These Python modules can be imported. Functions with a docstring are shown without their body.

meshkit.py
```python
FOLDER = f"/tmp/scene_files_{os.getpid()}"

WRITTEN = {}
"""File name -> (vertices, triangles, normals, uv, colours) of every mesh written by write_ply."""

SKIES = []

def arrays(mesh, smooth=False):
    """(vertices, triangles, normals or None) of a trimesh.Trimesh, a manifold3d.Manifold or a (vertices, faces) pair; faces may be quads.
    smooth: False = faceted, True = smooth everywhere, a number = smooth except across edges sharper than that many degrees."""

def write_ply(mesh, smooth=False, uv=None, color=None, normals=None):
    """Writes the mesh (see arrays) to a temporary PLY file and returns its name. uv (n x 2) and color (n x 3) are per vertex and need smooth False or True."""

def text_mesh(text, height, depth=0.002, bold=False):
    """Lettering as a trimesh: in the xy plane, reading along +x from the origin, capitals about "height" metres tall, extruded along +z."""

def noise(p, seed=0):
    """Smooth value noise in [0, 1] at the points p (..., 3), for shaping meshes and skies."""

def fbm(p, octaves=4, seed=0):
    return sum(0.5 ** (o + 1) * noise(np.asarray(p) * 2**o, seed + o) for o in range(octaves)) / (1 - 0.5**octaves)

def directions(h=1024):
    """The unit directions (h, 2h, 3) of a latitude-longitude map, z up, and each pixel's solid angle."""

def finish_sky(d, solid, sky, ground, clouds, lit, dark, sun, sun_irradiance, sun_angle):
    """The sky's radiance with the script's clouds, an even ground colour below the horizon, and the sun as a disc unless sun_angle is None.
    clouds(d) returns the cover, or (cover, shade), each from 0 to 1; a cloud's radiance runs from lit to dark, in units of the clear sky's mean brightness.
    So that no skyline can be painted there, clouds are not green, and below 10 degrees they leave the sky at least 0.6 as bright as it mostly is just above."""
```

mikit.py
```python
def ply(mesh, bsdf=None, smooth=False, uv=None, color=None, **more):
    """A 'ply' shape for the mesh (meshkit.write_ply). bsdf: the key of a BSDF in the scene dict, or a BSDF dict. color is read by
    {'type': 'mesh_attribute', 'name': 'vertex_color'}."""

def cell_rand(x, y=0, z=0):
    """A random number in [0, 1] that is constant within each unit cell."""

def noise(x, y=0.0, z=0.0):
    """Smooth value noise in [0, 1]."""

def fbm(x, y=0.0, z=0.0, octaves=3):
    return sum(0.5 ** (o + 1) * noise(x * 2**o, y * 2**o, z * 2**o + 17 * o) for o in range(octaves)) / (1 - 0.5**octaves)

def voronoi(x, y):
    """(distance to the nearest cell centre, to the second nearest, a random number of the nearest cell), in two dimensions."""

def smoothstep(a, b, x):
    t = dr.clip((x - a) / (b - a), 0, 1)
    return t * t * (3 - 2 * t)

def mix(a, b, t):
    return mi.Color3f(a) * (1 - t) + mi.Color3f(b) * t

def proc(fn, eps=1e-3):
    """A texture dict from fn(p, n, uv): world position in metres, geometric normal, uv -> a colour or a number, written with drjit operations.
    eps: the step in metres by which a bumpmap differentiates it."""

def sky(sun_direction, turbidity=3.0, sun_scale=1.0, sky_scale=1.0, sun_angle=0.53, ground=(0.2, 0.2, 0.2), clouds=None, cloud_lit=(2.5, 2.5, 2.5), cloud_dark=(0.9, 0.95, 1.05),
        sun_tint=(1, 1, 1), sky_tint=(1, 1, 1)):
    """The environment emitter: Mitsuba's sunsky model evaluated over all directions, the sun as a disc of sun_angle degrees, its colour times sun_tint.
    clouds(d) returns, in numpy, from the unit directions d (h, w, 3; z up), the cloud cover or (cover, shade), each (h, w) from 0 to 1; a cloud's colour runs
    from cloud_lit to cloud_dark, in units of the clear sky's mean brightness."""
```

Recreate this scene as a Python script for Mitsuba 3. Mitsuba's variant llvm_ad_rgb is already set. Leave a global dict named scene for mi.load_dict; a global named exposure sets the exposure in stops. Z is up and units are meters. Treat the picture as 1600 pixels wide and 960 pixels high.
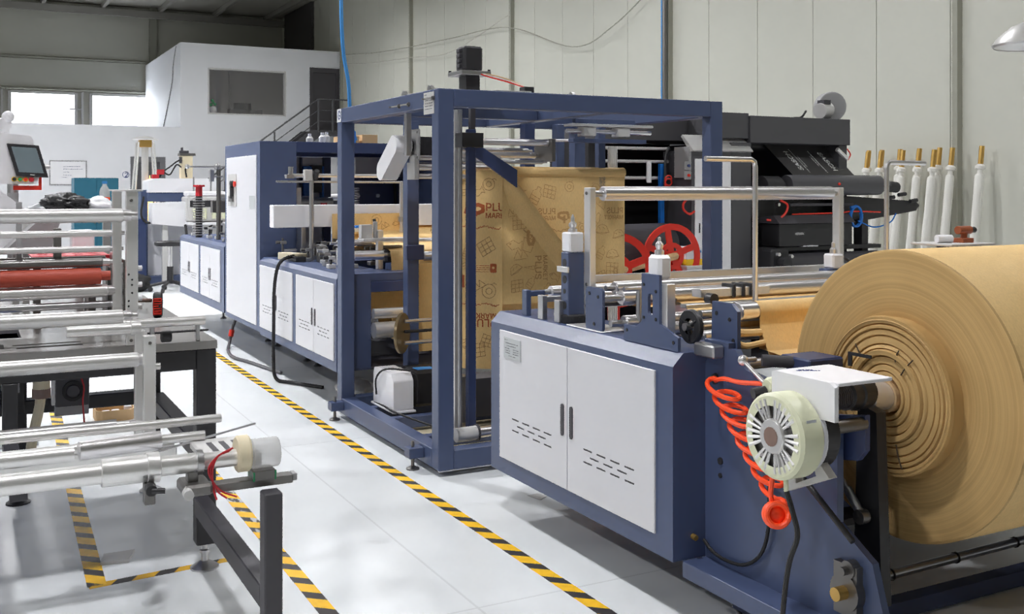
import math, random
import numpy as np, trimesh, mitsuba as mi, drjit as dr
import mikit, meshkit
from mikit import proc, noise, fbm, smoothstep, mix
from shapely.geometry import Polygon, LineString, Point, box as sbox
from shapely import affinity
from shapely.ops import unary_union

# ------------------------------------------------------------------ camera, light, exposure
# x runs across the hall (right), y along it (away), z up; the camera looks 27.7 degrees right of the y axis, level, with a vertical lens shift
T = mi.ScalarTransform4f
TH = math.atan(855 / 1630.0)
scene, labels = {}, {}
exposure = 0.02
LAMP = 245.0
scene['camera'] = {'type': 'perspective', 'fov': 2 * math.degrees(math.atan(800 / 1630.0)), 'fov_axis': 'x',
                   'to_world': T().look_at(origin=[0, 0, 1.5], target=[math.sin(TH), math.cos(TH), 1.5], up=[0, 0, 1]),
                   'principal_point_offset_x': 0.0, 'principal_point_offset_y': (480 - 293) / 960.0,
                   'near_clip': 0.05, 'far_clip': 200.0}
LAMP_ROWS = [(-5.5, b, k) for b, k in ((-2.6, 1.1), (2.6, 1.1), (7.7, .8), (12.9, .75), (18.1, .8), (23.3, 1.2))] + [(0.2, b, k) for b, k in ((2.6, 1.3), (10.6, 3.6), (18.1, 1.2), (23.3, 1.7))] + [(6.2, b, .8) for b in (2.6, 7.7, 12.9, 18.1, 23.3)]


def S(r, g, b):
    f = lambda c: c / 255 / 12.92 if c / 255 <= 0.04045 else ((c / 255 + 0.055) / 1.055) ** 2.4
    return [f(r), f(g), f(b)]


def rgb(c):
    return {'type': 'rgb', 'value': list(map(float, c))}


def paint(name, c, rough=0.4, metal=0.0, spec=0.5, **k):
    col = c if isinstance(c, dict) else rgb(c)
    scene[name] = {'type': 'twosided', 'bsdf': {'type': 'principled', 'base_color': col, 'roughness': rough, 'metallic': metal, 'specular': spec, **k}}
    return name


# ------------------------------------------------------------------ materials
def f_floor(p, n, uv):
    v = fbm(p.x * 0.6, p.y * 0.6, 0, 3) * 0.10 + fbm(p.x * 7, p.y * 7, 3, 3) * 0.04
    jx = dr.abs(p.x - 1.62 - 4.0 * dr.round((p.x - 1.62) / 4.0))
    jy = dr.abs(p.y - 3.35 - 2.6 * dr.round((p.y - 3.35) / 2.6))
    j = 1 - 0.13 * (1 - smoothstep(0.003, 0.007, dr.minimum(jx, jy)))
    return mi.Color3f(0.71, 0.735, 0.75) * (0.95 + v) * j


def f_floor_r(p, n, uv):
    return 0.22 + 0.2 * fbm(p.x * 2.1, p.y * 2.1, 5, 3)


paint('m_floor', proc(f_floor), proc(f_floor_r), spec=0.45)


def stripes(p):
    t = (p.x * 0.9 + p.y) / 0.165
    return t - dr.floor(t)


def f_tape(p, n, uv):
    s = smoothstep(0.56, 0.58, stripes(p)) * (1 - smoothstep(0.98, 1.0, stripes(p)))
    w = fbm(p.x * 40, p.y * 40, 0, 3)
    return mix(S(243, 190, 35), S(52, 48, 50), s) * (0.86 + 0.25 * w)


def f_tape_worn(p, n, uv):
    s = smoothstep(0.56, 0.58, stripes(p)) * (1 - smoothstep(0.98, 1.0, stripes(p)))
    w = smoothstep(0.50, 0.58, fbm(p.x * 60, p.y * 30, 0, 3)) * 0.75 * smoothstep(4.0, 4.8, p.y)
    return mix(mix(S(243, 190, 35), S(58, 52, 52), s), S(215, 215, 215), w * s)


def f_tape_x(p, n, uv):
    t = (p.x - p.y * 0.6) / 0.15
    t = t - dr.floor(t)
    return mix(S(225, 175, 40), S(58, 54, 54), smoothstep(0.5, 0.53, t) * (1 - smoothstep(0.97, 1.0, t)))


paint('m_tape', proc(f_tape), 0.45)
paint('m_tape_worn', proc(f_tape_worn), 0.5)
paint('m_tape_x', proc(f_tape_x), 0.5)
paint('m_wall', S(194, 194, 184), 0.55)
paint('m_wall_dim', S(176, 174, 164), 0.6)
paint('m_column', S(150, 150, 138), 0.5)
paint('m_ceiling', S(160, 158, 150), 0.7)
paint('m_ceil_beam', S(140, 138, 132), 0.6)
paint('m_dark_wall', S(70, 68, 68), 0.6)
paint('m_office', S(226, 227, 232), 0.6)
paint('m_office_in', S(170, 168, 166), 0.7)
paint('m_door_grey', S(104, 104, 108), 0.45)
paint('m_door_dark', S(70, 68, 72), 0.45)
paint('m_blue', S(69, 81, 112), 0.36)
paint('m_blue_deep', S(48, 60, 96), 0.36)
paint('m_white', S(214, 214, 219), 0.35)
paint('m_plastic', S(236, 236, 240), 0.3)
paint('m_black', S(38, 38, 41), 0.45)
paint('m_char', S(62, 61, 66), 0.45)
paint('m_charcoal', S(76, 76, 80), 0.4)
paint('m_rubber', S(28, 28, 30), 0.6)
paint('m_red', S(214, 50, 36), 0.4)
paint('m_red_dark', S(176, 32, 42), 0.45)
paint('m_roller_red', S(178, 74, 56), 0.55)
paint('m_orange', S(255, 84, 40), 0.35)
paint('m_cream', S(216, 218, 188), 0.4)
paint('m_beige', S(222, 210, 180), 0.5)
paint('m_brown', S(128, 104, 94), 0.4)
paint('m_teal', S(34, 96, 118), 0.4)
paint('m_bluehose', S(58, 132, 196), 0.4)
paint('m_brightblue', S(20, 105, 190), 0.4)
paint('m_green', S(40, 140, 90), 0.4)
paint('m_yellow', S(238, 196, 40), 0.4)
paint('m_grey', S(150, 150, 152), 0.45)
paint('m_lgrey', S(196, 195, 194), 0.4)
paint('m_tag', S(186, 190, 192), 0.45)
paint('m_ink', S(96, 98, 104), 0.6)
paint('m_navy_ink', S(62, 74, 120), 0.6)
paint('m_brownprint', S(168, 84, 42), 0.6)
paint('m_doodle', S(158, 114, 66), 0.6)
paint('m_faintprint', S(192, 148, 92), 0.6)
paint('m_whiteprint', S(215, 215, 215), 0.5)
paint('m_film', S(66, 65, 66), 0.4)
paint('m_screen', S(120, 134, 140), 0.12)
paint('m_card', S(196, 164, 122), 0.7)
paint('m_alu', S(236, 235, 234), 0.3, 0.7)
paint('m_chrome', S(240, 238, 240), 0.27, 0.95)
paint('m_steel', S(188, 188, 190), 0.3, 0.9)
paint('m_dsteel', S(120, 118, 116), 0.35, 0.8)
paint('m_tabletop', S(150, 148, 146), 0.28, 0.55)
paint('m_brass', S(206, 168, 96), 0.3, 0.8)
paint('m_rust', S(150, 78, 44), 0.5)
paint('m_bronze', S(128, 112, 84), 0.25, 0.5)
paint('m_plasticwrap', S(226, 224, 218), 0.2)


def f_kraft(p, n, uv):
    g = fbm(p.x * 9 + 40, p.y * 9, p.z * 9, 3)
    fib = fbm(p.x * 220, p.y * 220, p.z * 60, 2)
    return mix(S(217, 182, 122), S(232, 198, 140), g) * (0.93 + 0.14 * fib)


def f_kraft_end(p, n, uv):
    r = dr.sqrt(dr.square(p.y - 2.355) + dr.square(p.z - 0.846))
    rings = noise(r * 170, 3.3, 0) * 0.55 + noise(r * 520, 1.7, 0) * 0.45
    blot = fbm(p.y * 5, p.z * 5, 2, 3)
    return mix(S(170, 136, 86), S(210, 176, 120), rings * 0.65 + blot * 0.35)


paint('m_kraft', proc(f_kraft), 0.6, spec=0.35)
paint('m_kraft_end', proc(f_kraft_end), 0.65, spec=0.3)
paint('m_crease', S(74, 60, 44), 0.8)
scene['m_glass'] = {'type': 'thindielectric'}
scene['m_clearcap'] = {'type': 'blendbsdf', 'weight': 0.6, 'a': {'type': 'twosided', 'bsdf': {'type': 'principled', 'base_color': rgb(S(225, 225, 225)), 'roughness': 0.2}}, 'b': {'type': 'thindielectric'}}
scene['m_clear'] = {'type': 'thindielectric', 'int_ior': 1.3}


# ------------------------------------------------------------------ mesh helpers
def tm(v, f):
    return trimesh.Trimesh(np.asarray(v, float), np.asarray(f, int), process=False)


def box(x0, x1, y0, y1, z0, z1, c=0.002):
    x0, x1 = sorted((x0, x1)); y0, y1 = sorted((y0, y1)); z0, z1 = sorted((z0, z1))
    d = min(x1 - x0, y1 - y0, z1 - z0)
    if c <= 0 or d < 3 * c:
        m = trimesh.creation.box((x1 - x0, y1 - y0, z1 - z0))
        m.apply_translation(((x0 + x1) / 2, (y0 + y1) / 2, (z0 + z1) / 2))
        return m
    pts = []
    for k in range(3):
        for sx in (0, 1):
            for sy in (0, 1):
                for sz in (0, 1):
                    q = [x1 - c if sx else x0 + c, y1 - c if sy else y0 + c, z1 - c if sz else z0 + c]
                    q[k] = ((x0, x1), (y0, y1), (z0, z1))[k][(sx, sy, sz)[k]]
                    pts.append(q)
    return trimesh.convex.convex_hull(np.array(pts))


def frame_of(d):
    d = np.asarray(d, float) / np.linalg.norm(d)
    u = np.cross(d, [0, 0, 1] if abs(d[2]) < 0.9 else [1, 0, 0]); u /= np.linalg.norm(u)
    return u, np.cross(d, u), d


def cyl(p, q, r, r2=None, n=20):
    p, q = np.asarray(p, float), np.asarray(q, float)
    return lathe([(0, 0), (r, 0), (r if r2 is None else r2, np.linalg.norm(q - p)), (0, np.linalg.norm(q - p))], p, q - p, n)


def lathe(prof, p, d, n=24):
    """prof: (radius, distance along d) pairs."""
    u, v, w = frame_of(d)
    a = np.arange(n) * 2 * np.pi / n
    ring = np.cos(a)[:, None] * u + np.sin(a)[:, None] * v
    V, F, idx = [], [], []
    for r, h in prof:
        if r <= 1e-9:
            idx.append([len(V)] * n); V.append(np.asarray(p) + w * h)
        else:
            idx.append(list(range(len(V), len(V) + n))); V.extend(np.asarray(p) + w * h + ring * r)
    for i in range(len(prof) - 1):
        A, B = idx[i], idx[i + 1]
        for k in range(n):
            k2 = (k + 1) % n
            if A[k] != A[k2]: F.append([A[k], A[k2], B[k2]])
            if B[k] != B[k2]: F.append([A[k], B[k2], B[k]])
    return tm(V, F)


def spline(pts, m=8):
    P = np.asarray(pts, float)
    P = np.vstack([2 * P[0] - P[1], P, 2 * P[-1] - P[-2]])
    out = []
    for i in range(1, len(P) - 2):
        t = np.linspace(0, 1, m, endpoint=False)[:, None]
        a, b, c, d = P[i - 1], P[i], P[i + 1], P[i + 2]
        out.append(0.5 * (2 * b + (c - a) * t + (2 * a - 5 * b + 4 * c - d) * t ** 2 + (3 * b - a - 3 * c + d) * t ** 3))
    return np.vstack(out + [P[-2:-1]])


def tube(pts, r, n=8, sm=True, m=8):
    P = spline(pts, m) if sm else np.asarray(pts, float)
    t = np.gradient(P, axis=0); t /= np.linalg.norm(t, axis=1, keepdims=True) + 1e-12
    u, v, _ = frame_of(t[0])
    a = np.arange(n) * 2 * np.pi / n
    V = []
    for i in range(len(P)):
        u = u - t[i] * (u @ t[i]); u /= np.linalg.norm(u) + 1e-12
        v = np.cross(t[i], u)
        V.extend(P[i] + r * (np.cos(a)[:, None] * u + np.sin(a)[:, None] * v))
    F = []
    for i in range(len(P) - 1):
        for k in range(n):
            k2 = (k + 1) % n
            F += [[i * n + k, i * n + k2, (i + 1) * n + k2], [i * n + k, (i + 1) * n + k2, (i + 1) * n + k]]
    c0, c1 = len(V), len(V) + 1
    V += [P[0], P[-1]]
    e = (len(P) - 1) * n
    for k in range(n):
        k2 = (k + 1) % n
        F += [[c0, k2, k], [c1, e + k, e + k2]]
    return tm(V, F)


def ext(poly, axis, lo, hi):
    """poly in (y,z) for axis x, (x,z) for axis y, (x,y) for axis z, extruded from lo to hi along the axis."""
    poly = poly if hasattr(poly, 'geom_type') else Polygon(poly)
    parts = [trimesh.creation.extrude_polygon(g, hi - lo, engine='earcut') for g in getattr(poly, 'geoms', [poly]) if g.area > 1e-10]
    m = trimesh.util.concatenate(parts)
    v = m.vertices.copy(); v[:, 2] += lo
    if axis == 'x': v = v[:, [2, 0, 1]]
    if axis == 'y': v = v[:, [0, 2, 1]]
    f = m.faces
    if axis == 'y': f = f[:, ::-1]
    return tm(v, f)


def plane_map(mesh, o, u, v):
    """a mesh of the xy plane laid out at o along u and v."""
    u, v = np.asarray(u, float) / np.linalg.norm(u), np.asarray(v, float) / np.linalg.norm(v)
    w = np.cross(u, v)
    q = mesh.vertices
    return tm(np.asarray(o) + q[:, :1] * u + q[:, 1:2] * v + q[:, 2:3] * w, mesh.faces)


def text(s, h, o, u, v, bold=False, depth=0.0006):
    return plane_map(meshkit.text_mesh(s, h, depth, bold), o, u, v)


def sph(c, r, sub=2):
    m = trimesh.creation.icosphere(sub, r); m.apply_translation(c); return m


def cat(*ms):
    L = []
    for m in ms: L += list(m) if isinstance(m, (list, tuple)) else [m]
    return trimesh.util.concatenate(L)


def rrect(x0, y0, x1, y1, r):
    return sbox(x0 + r, y0 + r, x1 - r, y1 - r).buffer(r, quad_segs=4)


# ------------------------------------------------------------------ scene helpers
def number(key):
    if key not in scene and key not in labels and not any(k.startswith(key + '__') for k in scene): return key
    i = 1
    while f'{key}_{i:03d}' in USED: i += 1
    return f'{key}_{i:03d}'


USED = set()


def fresh(key):
    if key not in USED: k = key
    else:
        i = 1
        while f'{key}_{i:03d}' in USED: i += 1
        k = f'{key}_{i:03d}'
    USED.add(k)
    return k


def thing(name, label, cat_, group=None, mesh=None, mat=None, smooth=35, kind=None):
    k = fresh(name)
    labels[k] = {'label': label, 'category': cat_}
    if group: labels[k]['group'] = group
    if kind: labels[k]['kind'] = kind
    if mesh is not None: scene[k] = mikit.ply(mesh, mat, smooth=smooth)
    return k


def part(parent, name, mesh, mat, label=None, smooth=35, kind=None):
    k = fresh(parent + '__' + name)
    if isinstance(mesh, (list, tuple)): mesh = cat(*mesh)
    scene[k] = mikit.ply(mesh, mat, smooth=smooth)
    if label or kind:
        labels[k] = {}
        if label: labels[k]['label'] = label
        if kind: labels[k]['kind'] = kind
    return k


def struct(name, mesh, mat, smooth=35):
    k = fresh(name)
    if isinstance(mesh, (list, tuple)): mesh = cat(*mesh)
    if mesh is not None: scene[k] = mikit.ply(mesh, mat, smooth=smooth)
    labels[k] = {'kind': 'structure'}
    return k


def roller(parent, p, q, r, mat='m_chrome', name='roller', rj=None, over=0.03, jm='m_steel'):
    """a barrel from p to q with thinner journals at both ends."""
    p, q = np.asarray(p, float), np.asarray(q, float)
    d = (q - p) / np.linalg.norm(q - p)
    L = np.linalg.norm(q - p); e = min(0.004, r * 0.2)
    k = part(parent, name, lathe([(0, 0), (r - e, 0), (r, e), (r, L - e), (r - e, L), (0, L)], p, d, 28), mat)
    rj = rj or r * 0.45
    if k.count('__') < 2 and over:
        part(k, 'journal', cyl(p - d * over, p + d * 0.001, rj, n=14), jm)
        part(k, 'journal', cyl(q - d * 0.001, q + d * over, rj, n=14), jm)
    return k


def bolts(parent, pts, axis, r=0.006, h=0.005, mat='m_dsteel'):
    d = np.eye(3)['xyz'.index(axis[-1])] * (-1 if axis[0] == '-' else 1)
    for p in pts:
        part(parent, 'bolt', cyl(np.asarray(p) - d * 0.001, np.asarray(p) + d * h, r, n=8), mat)


def lines(o, u, v, rows, seed, h=0.0015, depth=0.0005):
    """rows of unreadably small print: thin flat dashes. rows: (x0, x1, y)"""
    rng = random.Random(seed); ms = []
    for x0, x1, y in rows:
        x = x0
        while x < x1 - 0.004:
            w = min(rng.uniform(0.006, 0.022), x1 - x)
            ms.append(ext(sbox(x, y, x + w, y + h), 'z', 0, depth)); x += w + 0.004
    return plane_map(cat(*ms), o, u, v)


# ================================================================== the setting
struct('floor', box(-17, 9.6, -14, 35, -0.1, 0, 0), 'm_floor', False)
# right wall: a backing and upright sandwich panels between steel columns
wr = struct('wall_right', box(9.56, 9.7, -14, 35.0, 0, 7.22, 0), 'm_wall_dim', False)
for i in range(47):
    y0 = -14 + i * 1.04
    part(wr, 'panel', box(9.5, 9.56, y0 + 0.004, y0 + 1.036, 0, 7.21, 0.003), 'm_wall', smooth=False)
for i, y in enumerate((2.5, 7.72, 12.9, 18.05, 23.25, 28.45)):
    w = 0.035
    struct('trim_%d' % (i + 1), box(9.42, 9.5, y - w, y + w, 0, 7.21, 0.004), 'm_column', False)
struct('trim_7', box(9.4, 9.499, 31.2, 34.2, 5.0, 7.2, 0.002), 'm_dark_wall', False)
# back wall with lying panels, girts and two daylight windows
BW = 34.83
wb = struct('wall_back', [box(-17, 1.2, BW + 0.06, BW + 0.16, 0, 7.21, 0), box(1.2, 9.7, BW + 0.06, BW + 0.16, 0, 3.3, 0), box(1.2, 9.7, BW + 0.06, BW + 0.16, 4.42, 7.21, 0),
                          box(3.05, 3.5, BW + 0.06, BW + 0.16, 3.3, 4.42, 0), box(5.2, 9.7, BW + 0.06, BW + 0.16, 3.3, 4.42, 0)], 'm_wall_dim', False)
for z0, z1 in ((4.52, 5.44), (5.48, 7.04), (7.08, 7.215)):
    for x0, x1 in ((-16.9, -2.6), (-2.58, 5.2), (5.44, 9.5)):
        part(wb, 'panel', box(x0, x1, BW, BW + 0.06, z0 + 0.03, z1 - 0.02, 0.004), 'm_wall', smooth=False)
    part(wb, 'girt', box(-16.9, 9.5, BW - 0.12, BW + 0.01, z0 - 0.045, z0 + 0.01, 0.004), 'm_column', smooth=False)
part(wb, 'column', cat(box(5.2, 5.42, BW - 0.18, BW - 0.16, 0, 7.2, 0), box(5.3, 5.32, BW - 0.16, BW - 0.02, 0, 7.2, 0), box(5.2, 5.42, BW - 0.02, BW, 0, 7.2, 0)), 'm_column', smooth=False)
for x in (0.95, 3.2):
    part(wb, 'stud', box(x, x + 0.06, BW - 0.05, BW + 0.06, 3.2, 4.45, 0.003), 'm_lgrey', smooth=False)
    part(wb, 'rail', box(x - 0.35, x + 0.06, BW - 0.04, BW + 0.05, 3.9, 3.94, 0.003), 'm_lgrey', smooth=False)
scene['m_daylight'] = {'type': 'twosided', 'bsdf': {'type': 'diffuse', 'reflectance': rgb((0.7, 0.7, 0.7))}}
for i, (x0, x1) in enumerate(((1.24, 3.0), (3.52, 5.16))):
    w = struct('window_%d' % (i + 1), cat(box(x0 - .09, x0, BW - .03, BW + .1, 3.3, 4.42), box(x1, x1 + .09, BW - .03, BW + .1, 3.3, 4.42), box(x0, x1, BW - .03, BW + .1, 4.36, 4.44), box(x0, x1, BW - .03, BW + .1, 3.28, 3.38)), 'm_lgrey', False)
    k = fresh(w + '__pane')
    scene[k] = {**mikit.ply(ext([(x0, 3.38), (x1, 3.38), (x1, 4.36), (x0, 4.36)], 'y', BW + 0.04, BW + 0.05), 'm_daylight'), 'emitter': {'type': 'area', 'radiance': rgb((9.0, 9.6, 10.2))}}
struct('wall_left', box(-17.15, -17, -14, 35, 0, 7.22, 0), 'm_wall', False)
struct('wall_front', box(-17.15, 9.7, -14.15, -14, 0, 7.22, 0), 'm_wall', False)
# flat roof on purlins
RZ = lambda x: 7.22
struct('ceiling', box(-17.2, 9.75, -14.2, 35.1, 7.22, 7.34, 0), 'm_ceiling', False)
ci = 'ceiling'
for x in (8.9, 7.2, 5.5, 3.8, 2.1, -1.5, -3.2, -4.9, -6.6, -8.3, -10, -11.7, -13.4, -15.1):
    part(ci, 'purlin', box(x - .05, x + .05, -14, 34.8, RZ(x) - .16, RZ(x) - .005, 0), 'm_ceil_beam', smooth=False)
for y in (2.5, 7.72, 12.9, 18.05, 23.25, 28.45, 34.5):
    part(ci, 'rafter', box(-17, 9.5, y - .06, y + .06, 6.85, 7.06, 0), 'm_ceil_beam', smooth=False)

# high bay lamps
scene['m_lamp_lens'] = {'type': 'twosided', 'bsdf': {'type': 'diffuse', 'reflectance': rgb((0.8, 0.8, 0.8))}}
for x, y, kk in LAMP_ROWS:
    zl = 6.2
    t = thing('high_bay_lamp', 'round industrial high bay lamp hanging under the roof', 'lamp', 'high bay lamps under the roof')
    part(t, 'shade', lathe([(.08, .3), (.12, .28), (.16, .2), (.27, 0.02), (.265, 0.02), (.15, .19), (.10, .26)], (x, y, zl), (0, 0, 1)), 'm_steel')
    part(t, 'housing', cyl((x, y, zl + .28), (x, y, zl + .5), .09), 'm_charcoal')
    part(t, 'cable', cyl((x, y, zl + .5), (x, y, RZ(x) - .01), .012, n=8), 'm_black')
    k = fresh(t + '__lens')
    scene[k] = {**mikit.ply(lathe([(0, -.001), (.235, 0)], (x, y, zl + .06), (0, 0, 1)), 'm_lamp_lens'), 'emitter': {'type': 'area', 'radiance': rgb((LAMP * kk, LAMP * kk, LAMP * kk * 1.02))}}

# office block along the back: ground floor, upper office at the right
OB = 28.6
struct('wall_office_ground', [box(-16.99, 3.81, OB, OB + .15, 0, 3.02, 0), box(3.81, 4.68, OB, OB + .15, 2.3, 3.02, 0), box(4.68, 9.5, OB, OB + .15, 0, 3.02, 0)], 'm_office', False)
struct('trim_8', box(-16.99, 9.5, OB, BW - .2, 3.02, 3.1, 0), 'm_office', False)
struct('wall_office_upper', [box(5.07, 5.8, OB, OB + .15, 3.1, 5.32, 0), box(5.8, 7.89, OB, OB + .15, 3.1, 3.49, 0), box(5.8, 7.89, OB, OB + .15, 4.7, 5.32, 0),
                             box(7.89, 8.58, OB, OB + .15, 3.1, 5.32, 0), box(8.58, 9.44, OB, OB + .15, 4.87, 5.32, 0), box(9.44, 9.5, OB, OB + .15, 3.1, 5.32, 0)], 'm_office', False)
struct('wall_office_side', box(5.07, 5.22, OB + .15, BW - .19, 3.1, 5.32, 0), 'm_office', False)
struct('ceiling_office', box(5.07, 9.5, OB, BW - .19, 5.32, 5.36, 0), 'm_office', False)
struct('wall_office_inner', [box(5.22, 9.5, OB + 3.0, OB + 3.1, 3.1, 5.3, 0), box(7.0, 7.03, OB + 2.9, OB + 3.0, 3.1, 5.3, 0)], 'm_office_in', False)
w = struct('window_3', cat(box(5.78, 5.82, OB - .01, OB + .16, 3.47, 4.72), box(7.87, 7.91, OB - .01, OB + .16, 3.47, 4.72), box(5.8, 7.9, OB - .01, OB + .16, 4.68, 4.72), box(5.8, 7.9, OB - .01, OB + .16, 3.47, 3.51)), 'm_lgrey', False)
k = fresh(w + '__pane'); scene[k] = mikit.ply(ext([(5.82, 3.51), (7.87, 3.51), (7.87, 4.68), (5.82, 4.68)], 'y', OB + .07, OB + .071), 'm_glass')
d = struct('door_1', cat(box(3.81, 3.95, OB - .02, OB + .1, 0, 2.3), box(4.54, 4.68, OB - .02, OB + .1, 0, 2.3), box(3.95, 4.54, OB - .02, OB + .1, 2.16, 2.3)), 'm_door_grey', False)
part(d, 'leaf', box(3.95, 4.54, OB + .02, OB + .08, 0.005, 2.16), 'm_charcoal')
part(d, 'handle', cyl((4.02, OB - .03, 1.05), (4.14, OB - .03, 1.05), .012, n=10), 'm_steel')
d = struct('door_2', cat(box(8.58, 8.68, OB - .03, OB + .1, 3.1, 4.87), box(9.34, 9.44, OB - .03, OB + .1, 3.1, 4.87), box(8.68, 9.34, OB - .03, OB + .1, 4.74, 4.87)), 'm_door_dark', False)
part(d, 'leaf', box(8.68, 9.34, OB + .02, OB + .08, 3.105, 4.74), 'm_door_dark')
part(d, 'handle', cyl((8.74, OB - .03, 3.98), (8.86, OB - .03, 3.98), .012, n=10), 'm_black')
t = thing('office_lamp', 'flat ceiling lamp inside the upper office', 'lamp')
part(t, 'lamp_frame', box(6.2, 7.4, OB + 1.2, OB + 1.8, 5.28, 5.315, 0), 'm_lgrey')
k = fresh(t + '__diffuser'); scene[k] = {**mikit.ply(box(6.25, 7.35, OB + 1.25, OB + 1.75, 5.265, 5.279, 0), 'm_lamp_lens'), 'emitter': {'type': 'area', 'radiance': rgb((2.2, 2.2, 2.2))}}
# things on the desk behind the office window
t = thing('office_desk', 'brown desk behind the upper office window', 'desk')
part(t, 'desk_top', box(5.9, 8.2, OB + .3, OB + 1.0, 3.48, 3.52), 'm_brown'); part(t, 'desk_panel', box(6.0, 8.1, OB + .9, OB + .95, 3.1, 3.48), 'm_brown')
thing('cardboard_box', 'low dark grey box on the desk behind the upper office window', 'box', None, box(6.45, 7.35, OB + .4, OB + .7, 3.52, 3.66), 'm_charcoal')
t = thing('computer_monitor', 'dark computer monitor seen from behind through the upper office window', 'monitor')
part(t, 'screen_housing', box(6.65, 7.12, OB + .75, OB + .82, 3.6, 3.86), 'm_char'); part(t, 'stand', box(6.8, 6.97, OB + .72, OB + .85, 3.52, 3.6), 'm_char')
t = thing('flower_vase', 'small white vase with green leaves at the left end of the office window', 'vase')
part(t, 'vase_body', lathe([(0, 0), (.06, 0), (.1, .08), (.09, .16), (.05, .2), (0, .2)], (6.02, OB + .5, 3.52), (0, 0, 1)), 'm_plastic')
part(t, 'leaves', cat([sph((6.02 + dx, OB + .5, 3.76 + dz), .045, 1) for dx, dz in ((-.06, 0), (.05, .02), (0, .07), (-.02, .12))]), 'm_green')

# staircase up to the landing
t = thing('staircase', 'dark steel staircase with pipe railing rising to the upper office door', 'staircase')
x0, z0, x1, z1 = 4.6, 0.0, 8.5, 3.0
for y in (OB - 1.05, OB - .12):
    part(t, 'stringer', ext([(x0, z0), (x0 + .3, z0), (x1 + .05, z1 - .12), (x1 + .05, z1 + .06), (x1 - .2, z1 + .06), (x0, z0 + .1)], 'y', y - .02, y + .02), 'm_char')
n = 16
for i in range(n):
    f = (i + .7) / n
    part(t, 'tread', box(x0 + (x1 - x0) * f - .13, x0 + (x1 - x0) * f + .13, OB - 1.03, OB - .14, z0 + (z1 - z0) * f - .02, z0 + (z1 - z0) * f + .01), 'm_char')
part(t, 'landing', box(8.5, 9.48, OB - 1.07, OB - .02, 2.95, 3.06), 'm_char')
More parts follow.
